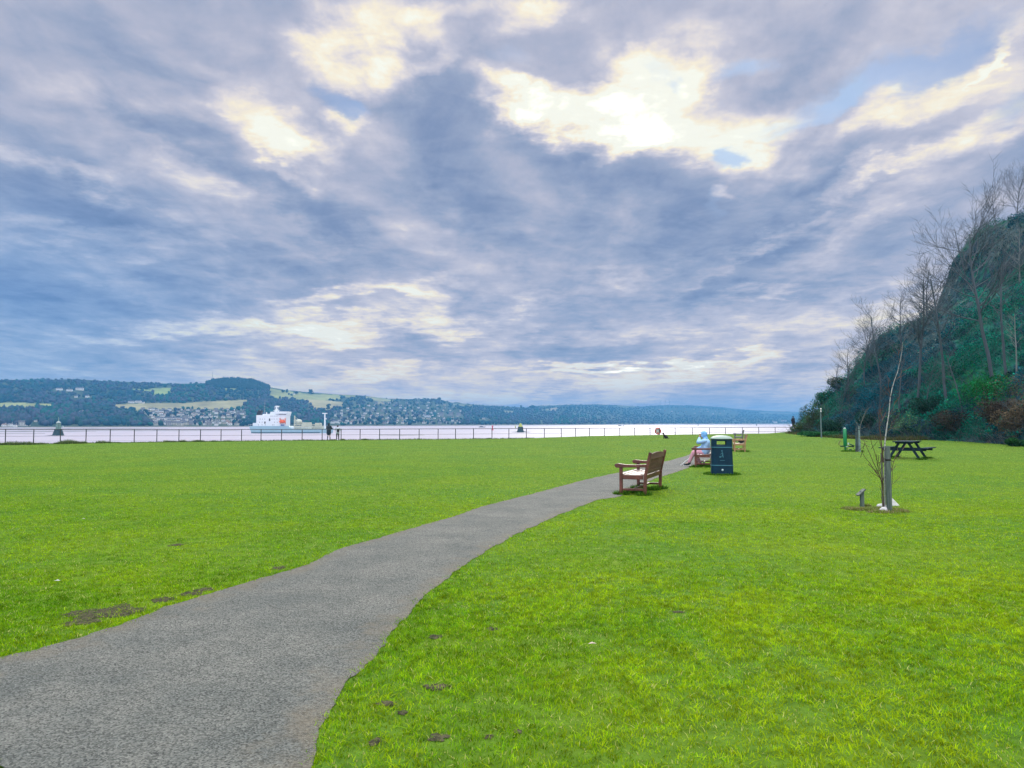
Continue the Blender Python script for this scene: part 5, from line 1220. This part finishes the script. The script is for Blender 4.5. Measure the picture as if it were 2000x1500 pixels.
# black dog sitting on the lawn, facing left
pdg = at(1299.5, 856.8); dg = thing('dog', 'small black dog sitting on the grass below the red lifebuoy', 'dog', pdg, R(0)); dm = mat('black_fur', (.012, .013, .014), .85, .3, 20, .5, 60); m = MB()
chain(m, [Vector((.12, 0, .14)), Vector((.0, 0, .22)), Vector((-.10, 0, .30)), Vector((-.15, 0, .40))], [.125, .115, .09, .06]); m.ball((-.175, 0, .455), (.075, .06, .062)); chain(m, [Vector((-.22, 0, .445)), Vector((-.285, 0, .43))], [.036, .024])
for s_ in (-1, 1):
    chain(m, [Vector((-.11, s_ * .055, .26)), Vector((-.125, s_ * .06, .13)), Vector((-.135, s_ * .06, .025)), Vector((-.17, s_ * .06, .018))], [.045, .028, .02, .02])
    chain(m, [Vector((.13, s_ * .09, .13)), Vector((.0, s_ * .11, .11)), Vector((.07, s_ * .11, .03)), Vector((-.03, s_ * .11, .02))], [.075, .05, .025, .022])
    chain(m, [Vector((-.15, s_ * .04, .50)), Vector((-.145, s_ * .055, .555))], [.025, .008])
chain(m, [Vector((.20, 0, .06)), Vector((.30, .02, .03)), Vector((.38, .06, .03))], [.035, .025, .015]); fused(m, 'body', dm, dg, .008, 1); MB().ball((-.31, 0, .435), .012, 8, 6).build('nose', mat('dog_nose', (.005, .005, .005), .3), dg)

# ------------------------------------------------------------------ ship
SD = (EYE - WATER) / ((846 - 826) / F); s_ = SD / F
sh_ = thing('ship', 'white and pale blue ship with an orange lifeboat, passing on the river behind the railing', 'ship', ((567 - 1000) / F * SD, SD, WATER), 0.0); X0 = 567
hullm = mat('pale_blue_hull', (.32, .50, .58), .45, .08, .3); wsh = mat('ship_white', (.74, .80, .84), .5, .04, .5); creamd = mat('cream_deck_gear', (.50, .53, .44), .6, .15, .8); blackp = mat('funnel_black', (.015, .02, .03), .5); orange = mat('lifeboat_orange', (.75, .13, .04), .45); bluep = mat('ship_blue', (.05, .16, .45), .5); hole_m = mat('opening_dark', (.03, .035, .05), .6)
def sx(u): return (u - X0) * s_
def sz(v): return (846 - v) * s_
st_x = [489.5, 491, 496, 506, 520, 560, 569, 575, 600, 620, 635, 643, 649, 653]; dk = [832, 832, 832, 832, 832, 832.2, 832.4, 838.2, 838.4, 838.4, 838, 836.5, 835.5, 835]; hb = [2.2, 3.6, 4.6, 5, 5.2, 5.2, 5.2, 5.2, 5.2, 5.0, 4.2, 2.9, 1.4, .2]
m = MB(); vs = []
for u, d_, b_ in zip(st_x, dk, hb):
    wl = sx(u) + (1.6 if u < 492 else (-1.3 if u > 648 else 0)); bb = b_ * .93
    vs += [(sx(u), -b_, sz(d_)), (wl, -bb, sz(846)), (wl, -bb * .8, -1.5), (wl, bb * .8, -1.5), (wl, bb, sz(846)), (sx(u), b_, sz(d_))]
n = len(st_x); fs = [(i * 6 + k, i * 6 + (k + 1) % 6, (i + 1) * 6 + (k + 1) % 6, (i + 1) * 6 + k) for i in range(n - 1) for k in range(6)] + [tuple(range(6)), tuple(range((n - 1) * 6, n * 6))]
m.add(vs, fs); m.build('hull', hullm, sh_)
# boot stripe just proud of the side
m = MB(); m.box((sx(563), -5.02, sz(844.9)), ((632 - 500) * s_, .5, .5)); m.build('boot_stripe', mat('dark_boot', (.03, .08, .12), .5), sh_)
def blk_(name, u0, u1, v0, v1, w, mt, y=0, bev=.05): return MB().box(((sx(u0) + sx(u1)) / 2, y, (sz(v0) + sz(v1)) / 2), (abs(u1 - u0) * s_, w, abs(v1 - v0) * s_)).build(name, mt, sh_, bev)
blk_('superstructure', 505.5, 563.5, 811, 832.05, 9.0, wsh); blk_('aft_house', 498, 505.4, 826, 832.05, 7, wsh); blk_('upper_house', 530.5, 560, 807.5, 810.95, 7.5, wsh); blk_('bridge', 543, 565, 804, 808.2, 10.4, wsh, bev=.1); blk_('bridge_front', 548, 564.5, 808.25, 811.5, 9.6, wsh); blk_('wheelhouse_roof', 531, 541, 804.5, 807.45, 6, wsh)
blk_('mid_house', 516, 529, 808.8, 810.95, 6, wsh)
m = MB(); m.bar((sx(506), 0, sz(811)), (sx(509.5), 0, sz(802)), 3.2, 2.4, (1, 0, 0)); m.build('funnel', blackp, sh_, .1)
m = MB(); m.bar((sx(505), 0, sz(803.5)), (sx(513), 0, sz(803)), 2.6, .9); m.build('exhaust', blackp, sh_)
m = MB(); m.tube([(sx(540), 0, sz(808)), (sx(540.5), 0, sz(792.5))], [.7, .35], 8)
for v, w in ((795, 3.2), (799, 2.8), (802, 4)): m.box((sx(540.3), 0, sz(v)), (w, .5, .45))
m.tube([(sx(536), 0, sz(806)), (sx(539.5), 0, sz(799))], .3, 6); m.tube([(sx(545), 0, sz(805)), (sx(541), 0, sz(799))], .3, 6); m.build('mast', wsh, sh_)
MB().box((sx(542), -.3, sz(793.8)), (2.6, .4, .7)).build('radar', wsh, sh_)
MB().tube([(sx(519.3), -2, sz(810)), (sx(519.3), -2, sz(781))], [.16, .08], 5).build('antenna', steel, sh_); MB().tube([(sx(521), 0, sz(811)), (sx(521), 0, sz(805))], [.5, .3], 6).build('vent_post', wsh, sh_)
for v, us_ in ((813, [534, 537.5, 541.5, 545.5]), (818.6, [513, 517.5, 522, 536, 540, 545.5]), (824.6, [512, 517, 541, 546]), (829.8, [510, 517, 523, 537, 540, 554, 559])):
    for u in us_: blk_('window', u - .55, u + .55, v - .7, v + .7, .06, hole_m, -4.53, 0)
blk_('bridge_window', 549, 563.5, 808.9, 810, .06, hole_m, -4.84, 0)
blk_('doorway', 530, 532.6, 817.5, 822.3, .08, hole_m, -4.54, 0); blk_('doorway', 521, 523.6, 823.4, 827.4, .08, hole_m, -4.54, 0)
# lifeboat in its davits
lb2 = MB(); lb2.ball((sx(557), -5.9, sz(823.5)), (6.2 * s_, 1.3, 3.3 * s_), 16, 10); lb2.box((sx(557.5), -5.9, sz(820.6)), (6 * s_, 1.6, 1.6 * s_)); lb2.build('lifeboat', orange, sh_)
m = MB()
for u in (552, 562): m.bar((sx(u), -4.6, sz(817)), (sx(u), -6.2, sz(818.5)), .3, .3); m.bar((sx(u), -4.6, sz(828)), (sx(u), -4.7, sz(817)), .3, .3)
m.build('davit', orange, sh_); blk_('blue_panel', 553, 560, 829.2, 831.4, .1, bluep, -4.56, 0)
# deck rails
for (v, u0, u1, y_) in ((831.2, 491, 505, -4.6), (836.9, 577, 648, -4.4)):
    m = MB(); m.tube([(sx(u0), y_, sz(v - 2.2)), (sx(u1), y_ if u1 < 600 else -1.6, sz(v - 2.2))], .07, 5)
    k_ = int((u1 - u0) / 3)
    for i in range(k_ + 1):
        q = i / k_; m.tube([(sx(u0 + (u1 - u0) * q), y_ + ((-1.6 - y_) * q if u1 > 600 else 0), sz(v + .9)), (sx(u0 + (u1 - u0) * q), y_ + ((-1.6 - y_) * q if u1 > 600 else 0), sz(v - 2.2))], .05, 4)
    m.build('railing', wsh, sh_)
blk_('deck_house', 570, 577, 833, 838.2, 6, wsh); blk_('tank_trunk', 578, 612, 831.5, 838.2, 6.5, creamd); blk_('tank_trunk', 614, 632, 832.5, 838.2, 5.5, creamd); blk_('hatch', 591, 608, 825, 831.45, 4, creamd); blk_('hatch', 617, 628, 826, 832.45, 3.6, creamd)
m = MB(); m.tube([(sx(576), 0, sz(832)), (sx(576), 0, sz(812))], [.6, .4], 8); m.tube([(sx(576), 0, sz(820)), (sx(590), 0, sz(823))], .35, 6); m.tube([(sx(576), 0, sz(814)), (sx(588), 0, sz(822))], .1, 5); m.build('crane', creamd, sh_)
m = MB()
for v in (829, 833.5, 835): m.tube([(sx(579), -3.4, sz(v)), (sx(631), -2.8, sz(v))], .22, 6)
for u in range(582, 632, 6): m.tube([(sx(u), -3.2, sz(838)), (sx(u), -3.2, sz(827 + (u % 4)))], .14, 5)
m.build('pipework', creamd, sh_); m = MB(); m.ball((sx(584), 0, sz(824)), (2.4, 2, 1.9)); m.build('tank_dome', creamd, sh_)
m = MB(); m.tube([(sx(635), 0, sz(838)), (sx(634.8), 0, sz(808))], [.65, .4], 8); m.box((sx(634.6), 0, sz(807.3)), (3.4, .6, .6)); m.box((sx(636), 0, sz(818)), (1.6, .6, .7)); m.build('foremast', wsh, sh_)

# ------------------------------------------------------------------ beacons, buoys, small craft, mudbank
stone = mat('wet_stone', (.018, .05, .062), .9, .4, 1.2, .8, 3, col2=(.04, .085, .095)); rockm = mat('weedy_rock', (.03, .045, .05), .95, .4, 1, .8, 2); cage = mat('faded_green_paint', (.18, .30, .26), .7, .3, 2); yel = mat('yellow_green_paint', (.38, .42, .10), .7, .2, 2)
def wpt(u, v): d = (EYE - WATER) / ((v - 826) / F); return Vector(((u - 1000) / F * d, d, WATER)), d / F
P0, k = wpt(115.5, 850.6); bc = thing('river_beacon', 'green cage-topped stone beacon standing in the river at the left', 'beacon', P0)
MB().lathe([(10.5 * k, -2), (10.3 * k, 0), (9.2 * k, 4 * k), (7 * k, 10.5 * k), (7.2 * k, 12 * k), (6.6 * k, 12.2 * k)], n=14).build('stone_base', stone, bc)
m = MB()
for a in range(8):
    q = a * math.pi / 4; m.tube([(4.3 * k * math.cos(q), 4.3 * k * math.sin(q), 12 * k), (3.4 * k * math.cos(q), 3.4 * k * math.sin(q), 25 * k)], .22, 5)
for zz, rr2 in ((13.5, 4.2), (18, 3.9), (22, 3.6)): m.lathe([(rr2 * k, zz * k - .18), ((rr2 + .5) * k, zz * k), (rr2 * k, zz * k + .18)], n=16)
m.lathe([(2.6 * k, 12 * k), (2.4 * k, 22 * k)], n=12); m.build('cage', cage, bc)
MB().lathe([(3.9 * k, 24.5 * k), (4 * k, 25.3 * k), (2.2 * k, 27.2 * k), (1 * k, 27.8 * k)], n=14).build('cap', mat('pale_cap_paint', (.42, .50, .50), .6), bc); MB().tube([(0, 0, 27 * k), (0, 0, 36 * k)], [.35, .12], 6).build('finial', cage, bc); MB().box((8.4 * k, 0, 17.5 * k), (1.6 * k, .6, 2.4 * k)).build('solar_panel', mat('panel_pale', (.35, .48, .48), .4), bc); MB().tube([(5 * k, 0, 15 * k), (8.4 * k, 0, 16.5 * k)], .12, 5).build('bracket', cage, bc)
def reef(name, u0, u1, uc, v, label, h):
    P, k = wpt(uc, v); m = MB(); g = random.Random(int(uc)); vs = []; n = 40; rows = 5
    for i in range(n + 1):
        u = u0 + (u1 - u0) * i / n; e = max(0, 1 - abs((u - uc) / ((u1 - uc) if u > uc else (uc - u0)))) ** 1.6
        for j in range(rows): q = j / (rows - 1) * 2 - 1; vs.append(((u - uc) * k, q * (2 + 9 * e), (h * e * (1 - q * q) * k * g.uniform(.75, 1.2) if abs(q) < 1 else -1.5) - .05))
    fs = [(i * rows + j, (i + 1) * rows + j, (i + 1) * rows + j + 1, i * rows + j + 1) for i in range(n) for j in range(rows - 1)]
    m.add(vs, fs, True); o = m.build(name, rockm); o.location = P; tag(o, kind='structure')
reef('rock_reef', 84, 133, 114, 850.4, '', 1.6); reef('rock_reef', 995, 1041, 1017, 844.2, '', 3.6)
P0, k = wpt(1016.5, 844.6); bc = thing('river_beacon', 'squat stone beacon with a yellow-green top on a rock spit in mid river', 'beacon', P0)
MB().lathe([(7.5 * k, -1.5), (7.2 * k, 1 * k), (5.8 * k, 5 * k), (5.0 * k, 9.5 * k), (5.3 * k, 10.2 * k), (5.3 * k, 11 * k)], n=14).build('stone_base', stone, bc); MB().lathe([(4.2 * k, 11 * k), (4 * k, 13 * k), (2.6 * k, 13.6 * k), (2.2 * k, 17 * k), (.6 * k, 18 * k)], n=12).build('cap', yel, bc)
P0, k = wpt(1007, 836); o = thing('channel_marker', 'small yellow marker beside the mid river beacon', 'marker', P0); MB().lathe([(.6 * k, 0), (1.3 * k, 1.2 * k), (1.1 * k, 3.2 * k), (.3 * k, 4.2 * k)], n=10).build('float', yel, o); MB().tube([(0, 0, 4 * k), (0, 0, 5.4 * k)], .15, 5).build('topmark', yel, o)
P0, k = wpt(962, 840.3); o = thing('channel_buoy', 'red channel buoy floating left of the mid river beacon', 'buoy', P0); rb = mat('buoy_red', (.62, .07, .10), .5, .1); MB().lathe([(2.2 * k, -.5), (2.4 * k, .6 * k), (2.2 * k, 1.6 * k), (1.2 * k, 2.2 * k)], n=14).build('float', rb, o); MB().lathe([(1.2 * k, 2.2 * k), (1.0 * k, 6.8 * k), (1.7 * k, 7.1 * k), (1.7 * k, 9 * k), (.4 * k, 9.3 * k)], n=12).build('tower', rb, o)
for (u, v, h, lb) in [(1218, 832.6, 3, 'small dark buoy on the water left of the red lifebuoy'), (1363, 831.4, 3.5, 'tiny dark buoy on the water above the seated person'), (1477, 831.2, 3.5, 'tiny dark buoy on the water right of the litter bin')]:
    P0, k = wpt(u, v); o = thing('channel_buoy', lb, 'buoy', P0); MB().lathe([(1.1 * k, -.4), (1.2 * k, .5 * k), (.8 * k, 1 * k)], n=10).build('float', rockm, o); MB().lathe([(.6 * k, 1 * k), (.35 * k, h * k)], n=8).build('tower', rockm, o)
def boat(u, v, w, h, label):
    P0, k = wpt(u, v); o = thing('barge', label, 'boat', P0); L = w * k; m = MB(); pr = [(-L/2, h * k), (-L/2 + 1, -.4), (L/2 - 2.2, -.4), (L/2, h * k * 1.3), (L/2 - 2, h * k)]; m.prism(pr, -1.8, 1.8); m.build('hull', rockm, o); MB().box((-L * .1, 0, h * k * 1.3), (L * .4, 2, h * k * .8)).build('cabin', rockm, o)
boat(942, 834.8, 15, 1.3, 'long low dark boat far out, left of the red buoy'); boat(1211, 832.2, 9, 1.0, 'small low boat far out, left of the red lifebuoy')
mud = mat('tidal_mud', (.13, .13, .13), .5, .3, .05)
def bank(u0, u1, v0, v1, name='mudbank'):
    n = 60; vs = []
    for i in range(n + 1):
        u = u0 + (u1 - u0) * i / n; e = math.sin(math.pi * i / n) ** .5; vm = (v0 + v1) / 2 + .3 * (float(vn(i * .2, v0)) - .5); hw_ = (v1 - v0) / 2 * e * (.6 + .8 * float(vn(i * .35, 3 + v0))) + .02
        for vv, dz_ in ((vm + hw_, -.05), (vm, .22), (vm - hw_, -.05)):
            P, _ = wpt(u, vv); vs.append((P.x, P.y, WATER + dz_))
    o = MB().add(vs, [(i * 3 + j, (i + 1) * 3 + j, (i + 1) * 3 + j + 1, i * 3 + j + 1) for i in range(n) for j in (0, 1)], True).build(name, mud); tag(o, kind='structure')
bank(-300, 190, 841.2, 843.4); bank(120, 470, 840.4, 841.6); bank(-200, 330, 836.6, 838.2); bank(740, 830, 849.3, 850.6); bank(-100, 90, 846.5, 847.3)

# crisps of litter and daisies: tiny pale marks in the turf
for (u, v, lb) in [(111, 1142, 'tiny white daisy in the grass at the far left'), (1156, 1268, 'small pale leaf lying on the grass in the middle foreground'), (163, 1018, 'tiny white scrap in the left lawn')]:
    p = at(u, v); o = MB().add([(-.028, -.006, 0), (.0, -.012, .006), (.032, .0, .002), (.0, .012, .010)], [(0, 1, 2, 3)]).build('fallen_leaf' if 'leaf' in lb else ('daisy' if 'daisy' in lb else 'paper_scrap'), wst if 'leaf' not in lb else mat('dry_leaf', (.55, .45, .36), .7)); o.location = p + Vector((0, 0, .036)); tag(o, lb, 'leaf' if 'leaf' in lb else ('flower' if 'daisy' in lb else 'litter'))

# small pieces belong to the part that carries them
CARRY = {'strap': ('post', 'pack'), 'band': ('ring', 'body'), 'window': ('superstructure',), 'doorway': ('superstructure',), 'blue_panel': ('superstructure',), 'bridge_window': ('bridge',), 'radar': ('mast',),
         'emblem': ('body',), 'emblem_line': ('body',), 'badge': ('body',), 'finial': ('cap',), 'bracket': ('cage',), 'nose': ('body',), 'eyes': ('body',), 'mouth': ('body',)}
for top in [o for o in C.objects if o.parent is None and o.type == 'EMPTY' and 'category' in o]:
    kids = list(top.children)
    for ch in kids:
        for want in CARRY.get(ch.name.split('.')[0], ()):
            host = next((k for k in kids if k.name.split('.')[0] == want), None)
            if host:
                ml = host.matrix_basis.inverted() @ ch.matrix_basis; ch.parent = host; ch.matrix_parent_inverse = Matrix(); ch.matrix_basis = ml; break

# ------------------------------------------------------------------ the air
hz = MB().box((0, 4650, 92), (21000, 9900, 202)).build('haze', bpy.data.materials.new('haze_air')); tag(hz, 'pale blue haze hanging over the river and far hills', 'haze', kind='stuff')
m = hz.data.materials[0]; m.use_nodes = True; t = m.node_tree; t.nodes.clear(); pv = t.nodes.new('ShaderNodeVolumePrincipled'); pv.inputs['Color'].default_value = (.14, .50, 1.0, 1); pv.inputs['Density'].default_value = .00019; pv.inputs['Anisotropy'].default_value = 0.2
oo = t.nodes.new('ShaderNodeOutputMaterial'); t.links.new(pv.outputs[0], oo.inputs['Volume'])
